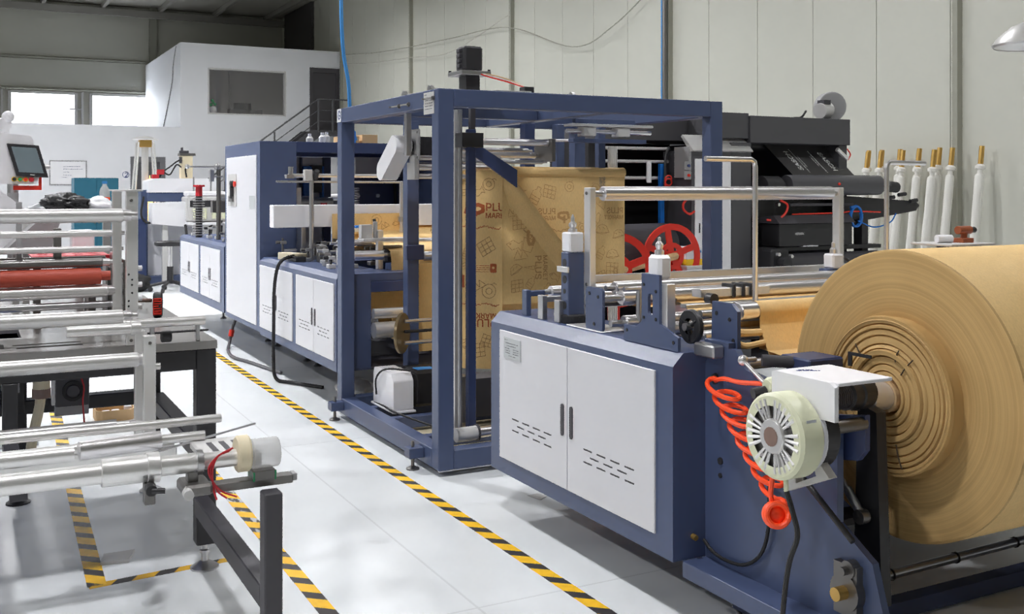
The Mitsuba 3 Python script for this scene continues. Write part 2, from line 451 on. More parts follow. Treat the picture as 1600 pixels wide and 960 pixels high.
for dz in (.9, .6, .3):
    part(t, 'railing', tube([(x0 - .1, OB - 1.08, z0 + dz + .02), (x1, OB - 1.08, z1 + dz), (9.42, OB - 1.08, z1 + dz)], .022 if dz > .8 else .012, 8, False), 'm_charcoal')
for x in (4.7, 6.0, 7.3, 8.5, 8.9, 9.4):
    zb = 3.0 if x >= 8.5 else (x - x0) / (x1 - x0) * 3
    part(t, 'railing_post', box(x - .02, x + .02, OB - 1.1, OB - 1.06, zb, zb + .9), 'm_charcoal')
part(t, 'support_post', box(9.3, 9.38, OB - 1.06, OB - .98, 0, 2.95), 'm_char')

# wall things of the office front
t = thing('whiteboard', 'white writing board hanging on the office wall behind the touch panel', 'whiteboard')
part(t, 'board', box(1.9, 2.73, OB - .03, OB - .005, 1.58, 2.16), 'm_plastic'); part(t, 'frame', cat(box(1.88, 1.9, OB - .04, OB, 1.56, 2.18), box(2.73, 2.75, OB - .04, OB, 1.56, 2.18), box(1.88, 2.75, OB - .04, OB, 2.16, 2.18), box(1.88, 2.75, OB - .04, OB, 1.56, 1.58)), 'm_grey')
part(t, 'writing', lines((2.15, OB - .0305, 1.6), (1, 0, 0), (0, 0, 1), [(0.05, .45, .42), (.05, .5, .36), (.05, .2, .28), (0, .15, .15), (.05, .25, .2)], 4, .012), 'm_navy_ink')
t = thing('wall_sign', 'white paper sign with dark blue 2 on the office wall beside the grey door', 'sign')
part(t, 'sheet', box(3.60, 3.79, OB - .01, OB - .001, 1.68, 1.95), 'm_plastic')
part(t, 'print', cat(text('2', .12, (3.655, OB - .0105, 1.765), (1, 0, 0), (0, 0, 1), True), plane_map(ext(Point(0, 0).buffer(.085).difference(Point(0, 0).buffer(.07)), 'z', 0, .0006), (3.695, OB - .0105, 1.83), (1, 0, 0), (0, 0, 1))), 'm_navy_ink')
# cables, pipes and hoses on the walls
thing('wall_cable', 'thin grey cable running down the side wall of the upper office', 'cable', None, tube([(5.06, 29.2, 5.32), (5.055, 29.6, 4.9), (5.055, 29.8, 4.4), (5.055, 30.6, 3.7), (5.055, 31.4, 3.12)], .012, 6), 'm_grey')
def wallp(y, z): return (9.38, y, z)
thing('hanging_cable', 'dark cable sagging in arcs between the columns of the right wall', 'cable', None, tube([wallp(28.4, 5.25), wallp(25.8, 5.0), wallp(23.25, 4.85), wallp(20.8, 4.75), wallp(18.05, 4.62), wallp(15.6, 3.95), wallp(14.3, 4.15), wallp(12.98, 4.7)], .010, 6), 'm_column')
thing('hanging_cable', 'second fainter cable sagging below the dark one on the right wall', 'cable', None, tube([wallp(28.4, 5.0), wallp(25.8, 4.75), wallp(23.25, 4.6), wallp(20.8, 4.45), wallp(18.05, 4.85)], .008, 6), 'm_wall_dim')
t = thing('wall_pipe', 'upright pipe with blue hose on the right wall column behind the black press', 'pipe')
part(t, 'conduit', cyl((9.37, 12.9, 0), (9.37, 12.9, 6.8), .035, n=10), 'm_dsteel'); part(t, 'hose', tube([(9.37, 12.96, 6.9), (9.33, 13.0, 4.7), (9.37, 12.96, 4.5), (9.37, 12.96, 2), (9.37, 12.96, 0.02)], .022, 8), 'm_bluehose')
thing('air_hose', 'blue air hose hanging from the roof onto the tall white cabinet', 'hose', None, tube([(3.02, 9.15, 7.22), (3.03, 9.15, 4.5), (3.04, 9.15, 3.2), (3.06, 9.15, 2.75), (3.11, 9.15, 2.45), (3.13, 9.15, 2.1), (3.18, 9.15, 1.93)], .018, 8), 'm_bluehose')
t = thing('pendant_lamp', 'pale dome shaped lamp shade hanging at the upper right edge', 'lamp')
part(t, 'shade', lathe([(.215, 0), (.225, .012), (.2, .05), (.12, .12), (.04, .15), (0, .155), (0, .145), (.04, .14), (.115, .11), (.195, .04), (.215, .004)], (5.55, 4.0, 2.325), (0, 0, 1), 40), 'm_alu')
part(t, 'cord', cyl((5.55, 4, 2.475), (5.55, 4, RZ(5.55) - .1), .01, n=8), 'm_black'); part(t, 'knob', cyl((5.42, 3.93, 2.40), (5.42, 3.93, 2.425), .01, n=8), 'm_brown')

# floor tapes
def tape(p, q, w, mat, label):
    p, q = np.array(p), np.array(q); d = (q - p) / np.linalg.norm(q - p); nn = np.array([-d[1], d[0]]) * w / 2
    thing('floor_tape', label, 'floor tape', None, ext([p + nn, p - nn, q - nn, q + nn], 'z', 0.0, 0.0012), mat, False)
tape((2.0, 1.5), (2.0, 12.5), .062, 'm_tape', 'yellow and black striped floor tape along the blue machine line')
tape((1.125, 2.0), (1.15, 6.2), .062, 'm_tape_worn', 'worn yellow and black floor tape behind the black frame legs')
tape((0.44, 4.2), (0.55, 8.2), .068, 'm_tape', 'yellow and black floor tape under the silver rollers, ending in a corner')
tape((0.41, 4.2), (0.98, 4.255), .045, 'm_tape_x', 'narrow yellow and black floor tape between the corner and the machine foot')

# ================================================================== roll feeder with the kraft roll (right foreground)
def louvres(parent, x, spans, zs, rows, slot=.062, h=.006, name='vent_slot', joined=False):
    ms = []
    for k, z in enumerate(zs):
        for y in (rows[k]):
            ms.append(ext(rrect(y - slot / 2, z - h / 2, y + slot / 2, z + h / 2, h / 2.1), 'x', x - .0008, x + .004))
    if joined:
        part(parent, 'vent_slots', cat(ms), 'm_char', 'rows of dark ventilation slots', False, 'stuff')
    else:
        for m in ms: part(parent, name, m, 'm_char', smooth=False)


def cabinet(t, x, x2, y0, y1, z0, z1, doors, ch=.04, mat='m_blue', door_z=None, joined=False, handle=.13):
    """A sheet metal base with a chamfered upper edge, white doors in the left face."""
    part(t, 'base_body', ext([(x, z0), (x2, z0), (x2, z1), (x + ch, z1), (x, z1 - ch)], 'y', y0, y1), mat, smooth=False)
    za, zb = door_z
    for (a, b) in doors:       # a pair of leaves between y=a (near) and y=b (far)
        m = (a + b) / 2
        for q0, q1, hs in ((a, m - .0025, m - .035), (m + .0025, b, m + .035)):
            d = part(t, 'door', box(x - .008, x + .004, q0, q1, za, zb, .002), 'm_white', 'white sheet metal door')
            part(d, 'handle', ext(rrect(hs - .011, (za + zb) / 2 - handle / 2 - .01, hs + .011, (za + zb) / 2 + handle / 2 - .01, .01), 'x', x - .0125, x - .007), 'm_char', 'recessed dark pull')
            c, w = (q0 + q1) / 2, (q1 - q0)
            sl = .062 * w / .6
            rows = [[c + (k - 1.5) * sl * 1.55 for k in range(4)], [c + (k - 1) * sl * 1.55 for k in range(3)], [c + (k - 1.5) * sl * 1.55 for k in range(4)]]
            zz = za + .15
            louvres(d, x - .008, None, (zz + .045, zz + .02, zz - .005) if not joined else (zz + .04, zz + .015, zz - .01), rows, sl, joined=joined)


def feet(t, pts, z, r=.035):
    for x, y in pts:
        part(t, 'levelling_foot', cat(cyl((x, y, .018), (x, y, z + .01), .012, n=10), lathe([(0, 0), (r, 0), (r, .008), (.016, .025), (0, .025)], (x, y, 0), (0, 0, 1), 16)), 'm_dsteel')


F = thing('roll_feeder', 'blue roll feeder machine with white double doors and chrome rollers, holding the big kraft roll', 'machine')
cabinet(F, 2.16, 2.46, 2.925, 4.325, .207, .925, [(3.024, 4.226)], ch=.045, door_z=(.277, .854))
part(F, 'base_body', box(3.95, 4.25, 1.9, 4.325, .207, .925), 'm_blue', 'blue body on the far side of the web')
part(F, 'cross_beam', box(2.46, 3.95, 4.2, 4.3, .25, .4), 'm_blue_deep'); part(F, 'cross_beam', box(2.46, 3.95, 3.0, 3.08, .25, .4), 'm_blue_deep')
np_ = part(F, 'nameplate', ext([(4.175, .735), (4.175, .828), (4.02, .828), (4.02, .735)], 'x', 2.148, 2.1525), 'm_tag', 'grey nameplate with small print', smooth=False)
part(np_, 'print', lines((2.1478, 4.175, .735), (0, -1, 0), (0, 0, 1), [(.01, .04, .082), (.02, .135, .068), (.03, .12, .056), (.015, .06, .044), (.09, .14, .044), (.015, .06, .034), (.09, .14, .034), (.015, .06, .024), (.09, .14, .024), (.05, .11, .012)], 7, .003), 'm_ink', smooth=False, kind='stuff')
part(F, 'bottom_pan', box(2.2, 4.25, 2.93, 4.3, .207, .235), 'm_char', 'dark pan under the machine')
feet(F, [(2.72, 4.2), (2.72, 3.1), (4.1, 4.2), (4.1, 2.1), (2.7, 1.75)], .207)
# the arm plate in the left face that carries the brake and the roll
part(F, 'base_rail', box(2.2, 2.44, 1.6, 2.925, .15, .207), 'm_blue')
plate = Polygon([(2.93, .207), (2.93, .885), (2.87, .945), (2.765, .952), (2.715, .893), (2.62, .876), (2.30, .80), (2.30, .50), (2.165, .42), (2.10, .207)])
part(F, 'arm_plate', ext(plate, 'x', 2.3, 2.325), 'm_blue', smooth=False)
part(F, 'stiffener', ext([(2.40, .665), (2.26, .69), (2.23, .725), (2.23, .83), (2.40, .80)], 'x', 2.34, 2.36), 'm_blue_deep', smooth=False)
for y, z in ((2.84, .56), (2.84, .51), (2.87, .83)):
    part(F, 'bolt', cyl((2.3, y, z), (2.294, y, z), .008 if z < .56 else .012, n=10), 'm_black')
part(F, 'swing_post', ext([(2.365, .24), (2.25, .24), (2.272, .82), (2.345, .84)], 'x', 2.43, 2.47), 'm_black', 'black upright that carries the roll shaft', smooth=False)
b_ = part(F, 'bearing', cat(cyl((2.3, 2.245, .318), (2.27, 2.245, .318), .055), box(2.275, 2.3, 2.2, 2.29, .25, .40, .01)), 'm_dsteel', 'cast flange bearing')
part(b_, 'shaft_end', cyl((2.28, 2.245, .318), (2.235, 2.245, .318), .02), 'm_brass'); bolts(b_, [(2.27, 2.235, .385)], '-x', .013, .02)
part(F, 'bearing', cyl((2.27, 2.232, .388), (2.3, 2.232, .388), .026), 'm_dsteel')
pn = part(F, 'lift_cylinder', cyl((2.4, 2.36, .575), (2.4, 2.31, .518), .014), 'm_steel', 'silver piston of the lift arm')
part(pn, 'rod_eye', cat(cyl((2.385, 2.30, .505), (2.415, 2.30, .505), .022), cyl((2.4, 2.31, .518), (2.4, 2.30, .505), .017)), 'm_dsteel'); part(pn, 'rod', cyl((2.4, 2.41, .63), (2.4, 2.36, .575), .008), 'm_steel')
part(F, 'gas_strut', cyl((2.25, 2.40, .625), (2.25, 2.19, .485), .009), 'm_black')
# powder brake
bk = part(F, 'brake', lathe([(.085, 0), (.112, 0), (.121, .008), (.121, .075), (.112, .085), (.06, .085)], (2.0, 2.245, .803), (1, 0, 0), 40), 'm_cream', 'round cream coloured brake with cooling fins')
part(bk, 'face_disc', lathe([(0, .012), (.1, .012), (.112, .004), (.112, .02), (0, .02)], (2.0, 2.245, .803), (1, 0, 0), 40), 'm_dsteel')
for k in range(30):
    a = k * 2 * math.pi / 30
    if k % 10 in (3, 7): continue
    p = np.array([2.004, 2.245 + .047 * math.cos(a), .803 + .047 * math.sin(a)]); q = np.array([2.004, 2.245 + .104 * math.cos(a), .803 + .104 * math.sin(a)])
    part(bk, 'fin', cyl(p, q, .0038, .0075, n=6), 'm_alu')
part(bk, 'hub_ring', lathe([(.026, -.006), (.046, -.006), (.05, .0), (.05, .02), (.026, .02)], (2.0, 2.245, .803), (1, 0, 0), 32), 'm_alu')
part(bk, 'hub', cyl((1.992, 2.245, .803), (2.02, 2.245, .803), .027), 'm_brown', 'brown shaft end')
for a in (.9, 2.5, 3.9, 5.4):
    part(bk, 'bolt', cyl((2.012, 2.245 + .075 * math.cos(a), .803 + .075 * math.sin(a)), (2.0, 2.245 + .075 * math.cos(a), .803 + .075 * math.sin(a)), .009, n=10), 'm_chrome')
part(bk, 'rear_disc', lathe([(0, 0), (.105, 0), (.11, .01), (.11, .018), (0, .018)], (2.085, 2.245, .803), (1, 0, 0), 32), 'm_white')
part(bk, 'fan_guard', lathe([(0, 0), (.1, 0), (.105, .006), (.105, .05), (.05, .06), (0, .06)], (2.103, 2.245, .803), (1, 0, 0), 32), 'm_black')
part(bk, 'spindle', cyl((2.16, 2.245, .803), (2.35, 2.245, .803), .02), 'm_dsteel')
part(bk, 'type_label', box(2.025, 2.06, 2.19, 2.192, .862, .885, 0).apply_translation((0, -.053, -.02)), 'm_tag')
part(bk, 'cable_gland', cyl((2.03, 2.225, .685), (2.03, 2.222, .65), .007, n=10), 'm_cream')
wb_ = part(F, 'motor_cover', ext([(2.349, .88), (2.349, .962), (2.33, .966), (2.12, .966), (2.10, .955), (2.10, .86), (2.16, .86)], 'x', 2.09, 2.105), 'm_plastic', 'white bent sheet cover', smooth=False)
part(wb_, 'top_sheet', box(2.105, 2.31, 2.10, 2.345, .956, .966), 'm_plastic'); part(wb_, 'rear_sheet', box(2.105, 2.3, 2.335, 2.345, .88, .956), 'm_plastic')
part(wb_, 'mark', lines((2.14, 2.30, .9662), (.9, -.45, 0), (.45, .9, 0), [(0, .07, 0.0), (0.01, .06, .014)], 5, .009), 'm_navy_ink', 'scribbled blue ink marks', False, 'stuff')
gm = part(F, 'gear_motor', lathe([(0, 0), (.036, 0), (.036, .10), (.045, .105), (.045, .15), (.05, .155), (.05, .215), (.035, .225), (0, .225)], (2.21, 2.262, .885), (.97, .24, -.03), 28), 'm_black', 'black ribbed gear motor')
for k in range(9):
    part(gm, 'rib', lathe([(.03, 0), (.0395, 0), (.0395, .004), (.03, .004)], np.array((2.21, 2.262, .885)) + np.array((.97, .24, -.03)) * (.008 + k * .0105), (.97, .24, -.03), 28), 'm_char')
tb = part(F, 'mount_bracket', ext(Polygon([(2.30, .622), (2.13, .70), (2.18, .745), (2.285, .70)], [[(2.26, .655), (2.18, .695), (2.19, .72), (2.265, .685)]]), 'x', 2.10, 2.13), 'm_lgrey', 'small white triangular bracket', smooth=False)
rg = part(F, 'regulator', cat(lathe([(0, 0), (.02, 0), (.027, .01), (.027, .035), (.034, .04), (.034, .075), (0, .075)], (2.12, 2.405, .905), (1, 0, 0), 20), box(2.16, 2.3, 2.36, 2.43, .87, .945, .006)), 'm_cream', 'cream pressure regulator')
part(rg, 'knob', cyl((2.08, 2.42, .885), (2.12, 2.412, .89), .016), 'm_black')
lv = part(F, 'clamp_lever', cyl((2.25, 2.66, .93), (2.17, 2.45, .89), .007), 'm_chrome', 'chrome clamp lever')
part(lv, 'lever_ball', sph((2.25, 2.665, .935), .018), 'm_chrome'); part(lv, 'lever_pin', cyl((2.25, 2.665, .935), (2.3, 2.665, .935), .009), 'm_steel')
part(F, 'sensor_box', box(2.4, 2.55, 2.52, 2.66, .905, .945, .006), 'm_blue_deep'); part(F, 'sensor_bracket', cyl((2.325, 2.66, .93), (2.42, 2.6, .925), .02), 'm_char')
# low frame across the floor
part(F, 'floor_rail', box(2.44, 3.95, 2.56, 2.62, .012, .07), 'm_blue_deep')
part(F, 'floor_rail', box(2.40, 2.44, 1.7, 2.9, .015, .15), 'm_blue_deep')
rd = roller(F, (2.47, 2.68, .105), (3.93, 2.72, .105), .017, 'm_steel', 'tie_rod')
for x in (2.95, 3.3, 3.65): part(rd, 'ring', lathe([(.0165, 0), (.021, 0), (.021, .006), (.0165, .006)], (x, 2.68 + (x - 2.47) * .0274, .105), (1, .0274, 0), 20), 'm_black')

# top deck
DZ = .925
for i, (x, y) in enumerate(((2.235, 4.12), (2.23, 3.965), (2.24, 3.84))):
    part(F, 'roller_bracket', cat(box(x - .012, x + .012, y - .022, y + .022, DZ, DZ + .115 - .01 * i), box(x + .012, x + .09, y - .012, y + .012, DZ + .085 - .01 * i, DZ + .11 - .01 * i, .004)), 'm_steel' if i else 'm_blue')
    roller(F, (x + .12, y, DZ + .1 - .01 * i), (3.9, y, DZ + .1 - .01 * i), .027, 'm_chrome')
cl = part(F, 'tension_column', box(2.25, 2.33, 3.78, 3.84, DZ + .03, DZ + .3, .003), 'm_blue', 'blue perforated column with a white air cylinder on top')
for z in (.075, .135, .185, .255):
    part(cl, 'hole', ext(Point(3.81, DZ + z).buffer(.017 if z != .135 else .011), 'x', 2.2488, 2.252), 'm_black', smooth=False)
part(cl, 'cross_plate', box(2.24, 2.25, 3.77, 3.86, DZ + .215, DZ + .24), 'm_alu')
part(cl, 'cylinder_block', box(2.255, 2.325, 3.775, 3.845, DZ + .3, DZ + .385, .006), 'm_plastic', 'white air cylinder')
part(cl, 'fitting', lathe([(0, 0), (.02, 0), (.02, .012), (.012, .018), (.017, .026), (.017, .036), (.008, .045), (.008, .06), (.003, .075), (0, .075)], (2.29, 3.81, DZ + .385), (0, 0, 1), 16), 'm_chrome')
part(cl, 'clamp_knob', lathe([(0, 0), (.05, 0), (.052, .008), (.052, .032), (.045, .038), (0, .038)], (2.29, 3.81, DZ), (0, 0, 1), 24), 'm_black')
# bridge with the upper chrome roller
br = part(F, 'bridge_post', box(2.33, 2.36, 3.735, 3.785, DZ, 1.5, .003), 'm_alu', 'grey flat upright of the roller bridge'); bolts(br, [(2.33, 3.76, z) for z in (1.0, 1.09, 1.475)], '-x', .007)
br2 = part(F, 'bridge_post', box(3.75, 3.78, 3.735, 3.785, DZ, 1.5, .003), 'm_alu')
part(F, 'bridge_foot', box(3.6, 3.95, 3.70, 3.82, DZ - .02, DZ + .005), 'm_blue')
ur = roller(F, (2.405, 3.76, 1.473), (3.72, 3.76, 1.473), .031, 'm_chrome', over=.045)
# blue plates and T column
part(F, 'guide_plate', ext(rrect(3.475, DZ, 3.6, DZ + .175, .02), 'x', 2.225, 2.237), 'm_blue', smooth=False)
bolts(F, [(2.225, 3.505, DZ + .14), (2.225, 3.57, DZ + .15), (2.225, 3.535, DZ + .03)], '-x', .007, .003, 'm_black')
tcol = Polygon([(3.285, DZ), (2.95, DZ), (2.95, DZ + .05), (3.06, DZ + .085), (3.06, DZ + .26), (3.17, DZ + .26), (3.17, DZ + .085), (3.205, DZ + .06), (3.285, DZ + .06)])
tcol = tcol.difference(rrect(3.1, DZ + .11, 3.13, DZ + .19, .014))
tc = part(F, 'slot_bracket', ext(tcol, 'x', 2.2, 2.212), 'm_blue', 'blue T shaped bracket with a slot', smooth=False)
part(tc, 'cylinder_block', cat(box(2.212, 2.27, 3.075, 3.155, DZ + .24, DZ + .33, .012)), 'm_plastic', 'white air cylinder')
part(tc, 'fitting', lathe([(0, 0), (.018, 0), (.018, .015), (.011, .02), (.015, .03), (.015, .04), (.006, .05), (.006, .062), (0, .066)], (2.24, 3.115, DZ + .33), (0, 0, 1), 16), 'm_chrome')
bolts(tc, [(2.2, 3.265, DZ + .04), (2.2, 2.975, DZ + .03), (2.2, 3.155, DZ + .22), (2.2, 3.08, DZ + .2), (2.2, 3.155, DZ + .1), (2.2, 3.08, DZ + .1)], '-x', .006, .003, 'm_black')
part(tc, 'back_block', box(2.212, 2.25, 3.03, 3.07, DZ, DZ + .23), 'm_alu')
part(F, 'deck_plate', box(2.215, 2.36, 3.47, 3.74, DZ, DZ + .006), 'm_alu')
part(F, 'valve_knob', cyl((2.27, 3.62, DZ + .006), (2.27, 3.62, DZ + .022), .013), 'm_brass'); part(F, 'valve_knob', cyl((2.275, 3.56, DZ + .006), (2.275, 3.56, DZ + .018), .012), 'm_red')
part(F, 'stud', cat(cyl((2.235, 3.14, DZ), (2.235, 3.14, DZ + .03), .008, n=12), cyl((2.235, 3.14, DZ + .028), (2.235, 3.14, DZ + .042), .011, n=12)), 'm_black')
part(F, 'stud', cat(cyl((2.275, 3.93, DZ), (2.275, 3.93, DZ + .02), .006, n=12), sph((2.275, 3.93, DZ + .026), .009, 1)), 'm_chrome')
gw = part(F, 'hand_wheel', lathe([(.03, 0), (.058, 0), (.062, .004), (.062, .018), (.058, .022), (.03, .022)], (2.30, 3.02, DZ + .075), (1, .0, 0), 32), 'm_black', 'black hand wheel with round holes')
part(gw, 'wheel_web', cat([cyl((2.305, 3.02, DZ + .075), (2.305, 3.02 + .05 * math.cos(a), DZ + .075 + .05 * math.sin(a)), .008, n=8) for a in (0.5, 2.6, 4.7)]), 'm_black'); part(gw, 'hub', cyl((2.28, 3.02, DZ + .075), (2.36, 3.02, DZ + .075), .014), 'm_steel')
part(F, 'side_bracket', ext(Polygon([(2.93, DZ), (2.79, DZ), (2.79, DZ + .15), (2.82, DZ + .175), (2.925, DZ + .175)]), 'x', 2.33, 2.345), 'm_blue', smooth=False)
bolts(F, [(2.33, 2.9, DZ + .135), (2.33, 2.83, DZ + .12), (2.33, 2.81, DZ + .05)], '-x', .007, .003, 'm_black')
part(F, 'side_block', box(2.30, 2.33, 2.80, 2.93, DZ + .0, DZ + .045), 'm_blue'); part(F, 'stop_block', box(2.25, 2.30, 2.82, 2.93, DZ - .01, DZ + .035, .006), 'm_steel')
# rollers across the deck
roller(F, (2.345, 3.53, DZ + .13), (3.9, 3.53, DZ + .13), .03, 'm_chrome', over=.11)
roller(F, (2.30, 3.44, DZ + .04), (3.9, 3.44, DZ + .04), .03, 'm_chrome', over=.06)
roller(F, (2.40, 3.66, DZ + .155), (3.7, 3.66, DZ + .155), .028, 'm_chrome', over=.04)
roller(F, (2.30, 3.28, DZ + .03), (3.9, 3.28, DZ + .03), .026, 'm_chrome')
roller(F, (2.52, 3.02, DZ + .115), (3.9, 3.02, DZ + .115), .036, 'm_chrome', over=.17)
roller(F, (2.42, 3.10, DZ + .02), (3.9, 3.10, DZ + .02), .024, 'm_chrome')
roller(F, (2.36, 2.78, DZ - .03), (3.9, 2.78, DZ - .03), .018, 'm_steel')
roller(F, (2.36, 2.62, DZ - .06), (3.9, 2.62, DZ - .06), .022, 'm_steel')
part(F, 'guide_beam', box(2.36, 3.95, 3.86, 3.9, 1.085, 1.115), 'm_alu', 'long grey profile across the machine')
part(F, 'sensor_rail', box(2.5, 3.6, 3.30, 3.34, DZ + .10, DZ + .115), 'm_steel')
part(F, 'sensor_rail_post', cyl((2.36, 3.42, DZ), (2.36, 3.42, DZ + .17), .011), 'm_steel'); part(F, 'sensor_rail_arm', cyl((2.29, 3.42, DZ + .175), (2.44, 3.42, DZ + .175), .01), 'm_chrome')
gs = part(F, 'web_guide', box(2.62, 2.98, 3.36, 3.42, DZ + .13, DZ + .165), 'm_alu', 'flat sensor carriage of the web guide')
for x in (2.78, 2.83, 2.87): part(gs, 'clamp', box(x, x + .012, 3.35, 3.43, DZ + .125, DZ + .18), 'm_black')
part(gs, 'knob', cyl((2.64, 3.34, DZ + .13), (2.64, 3.30, DZ + .13), .022), 'm_black')
part(F, 'guide_table', box(2.7, 3.5, 3.12, 3.26, DZ + .115, DZ + .122), 'm_steel'); part(F, 'guide_table_post', cat(box(2.74, 2.77, 3.13, 3.16, DZ, DZ + .115), box(3.42, 3.45, 3.13, 3.16, DZ, DZ + .115)), 'm_alu')
for q in ((2.762, 2.516, 3.2, 1.04), (3.62, 3.86, 3.325, 1.04)):
    x, xe, y, z = q
    zt = 1.61
    part(F, 'sensor_arm', tube([(x, y, z), (x, y, zt - .03), (x + .004 * np.sign(xe - x), y, zt - .01), (x + .02 * np.sign(xe - x), y, zt), (xe, y, zt)], .011, 12, False), 'm_chrome', 'bent chrome rod')
# far side: blue block with a white cylinder
fb = part(F, 'tension_column', box(3.60, 3.72, 3.66, 3.72, DZ, DZ + .19), 'm_blue')
part(fb, 'cylinder_block', box(3.63, 3.70, 3.655, 3.725, DZ + .19, DZ + .26, .008), 'm_plastic'); part(fb, 'fitting', lathe([(0, 0), (.018, 0), (.018, .02), (.01, .03), (.01, .05), (0, .06)], (3.665, 3.69, DZ + .26), (0, 0, 1), 16), 'm_chrome')
part(fb, 'hose', tube([(3.69, 3.64, DZ + .24), (3.72, 3.60, DZ + .2), (3.7, 3.58, DZ + .1), (3.72, 3.62, DZ + .02)], .006, 8), 'm_black')

# stand on the far side with small things on its plate
part(F, 'far_post', box(3.86, 3.98, 3.12, 3.26, .925, 1.245), 'm_blue'); part(F, 'far_plate', box(3.74, 4.02, 3.08, 3.3, 1.245, 1.255), 'm_lgrey')
thing('tape_roll', 'small white roll lying on the plate behind the big kraft roll', 'roll', None, cyl((3.79, 3.2, 1.273), (3.86, 3.18, 1.273), .018), 'm_plastic')
t = thing('clamp_tool', 'orange brown clamp tool with a black knob standing behind the big kraft roll', 'tool')
part(t, 'tool_body', cat(box(3.90, 3.97, 3.15, 3.21, 1.255, 1.275), cyl((3.94, 3.18, 1.27), (3.945, 3.18, 1.31), .014), cyl((3.90, 3.18, 1.31), (3.98, 3.18, 1.31), .018)), 'm_rust'); part(t, 'tool_knob', cyl((3.98, 3.18, 1.31), (4.01, 3.18, 1.31), .013), 'm_black')

# kraft roll
R0, RC = .457, (2.355, .846)
rng = random.Random(3)
prof = []
r = .062
h = .006
while r < .232:
    prof += [(r, h + .009), (r + .003, h)]
    w_ = rng.choice((.014, .02, .026)); prof += [(r + w_ - .003, h + rng.uniform(-.003, .003)), (r + w_, h + .009)]
    r += w_ + .001; h = rng.choice((.002, .008, .004, .011))
prof = [(.052, .08), (.056, .03)] + prof + [(.236, .006), (.241, .012), (.243, .07), (.33, .064), (.38, .062), (.447, .062), (.456, .066), (.457, .075)]
rl = thing('kraft_paper_roll', 'huge roll of brown kraft paper on the feeder in the right foreground', 'paper roll')
part(rl, 'end_face', lathe(prof, (2.548, *RC), (1, 0, 0), 96), 'm_kraft_end', 'ringed end of the wound paper', smooth=50)
part(rl, 'wound_paper', lathe([(.457, .075), (.457, 1.27), (.45, 1.28), (.052, 1.28)], (2.548, *RC), (1, 0, 0), 96), 'm_kraft')
part(rl, 'core_tube', lathe([(.044, .0), (.052, .0), (.052, 1.3), (.044, 1.3), (.044, 0)], (2.55, *RC), (1, 0, 0), 32), 'm_card')
for a, r0, r1 in ((2.25, .13, .19), (.85, .10, .17), (-1.25, .15, .225), (1.2, .12, .16)):
    p = [(2.553, RC[0] - r_ * math.cos(a), RC[1] + r_ * math.sin(a)) for r_ in (r0, (r0 + r1) / 2, r1)]
    p[1] = (p[1][0], p[1][1] + .004, p[1][2])
    part(rl, 'crease', tube(p, .0022, 5), 'm_crease')
sh = thing('air_shaft', 'silver air shaft through the core of the big kraft roll', 'shaft')
part(sh, 'shaft_barrel', lathe([(0, 0), (.03, 0), (.034, .01), (.034, .06), (.043, .07), (.043, 1.42), (.03, 1.43), (.03, 1.5), (0, 1.5)], (2.405, *RC), (1, 0, 0), 28), 'm_alu')
part(F, 'shaft_support', box(3.95, 3.99, 2.28, 2.42, .925 - .2, .846 + .06), 'm_blue')
part(F, 'lock_handle', cat(box(2.50, 2.505, 2.44, 2.455, .93, .975), box(2.50, 2.505, 2.36, 2.45, .965, .975)), 'm_black')

# the paper web leaving the roll over the feeder rollers
def sheet(key, pts_yz, x0, x1, label=None, mat='m_kraft', sm=True):
    P = np.asarray(pts_yz, float)
    V = [(x, y, z) for y, z in P for x in (x0, x1)]
    Fc = [f for i in range(len(P) - 1) for f in ([2 * i, 2 * i + 1, 2 * i + 3], [2 * i, 2 * i + 3, 2 * i + 2])]
    return tm(V, Fc)
def arc(c, r, a0, a1, n=10):
    return [(c[0] + r * math.cos(t), c[1] + r * math.sin(t)) for t in np.linspace(math.radians(a0), math.radians(a1), n)]
wp = thing('paper_web', 'brown kraft paper web running over the feeder rollers beside the big roll', 'paper web')
w1 = [(RC[0] + .3, .49), (2.60, .80)] + arc((2.62, DZ - .06), .0235, 200, 90, 6) + arc((2.78, DZ - .03), .0195, 270, 340, 5) + [(2.99, DZ - .02)] + arc((3.02, DZ + .115), .0375, 200, 60, 10) + arc((3.10, DZ + .02), .026, 60, -60, 8)
part(wp, 'web', sheet('w', w1, 2.60, 3.83), 'm_kraft', smooth=True)
part(wp, 'web', sheet('w', [(2.93, DZ - .05), (2.985, DZ + .06), (2.992, DZ + .105)], 2.60, 3.83), 'm_kraft', smooth=True)
part(wp, 'web', sheet('w', [(3.10, DZ - .006), (3.25, DZ + .05), (3.44, DZ + .072), (3.50, DZ + .1), (3.53, DZ + .098), (3.7, DZ + .06), (3.84, DZ + .05), (3.96, DZ + .06)], 2.62, 3.83), 'm_kraft', smooth=True)
part(wp, 'fold', tube([(2.46, 2.99, DZ + .07), (2.5, 2.985, DZ + .045), (2.6, 2.985, DZ + .04)], .014, 8), 'm_kraft'); part(wp, 'fold', tube([(2.45, 2.97, DZ + .05), (2.5, 2.965, DZ + .0), (2.6, 2.965, DZ + .005)], .012, 8), 'm_kraft')

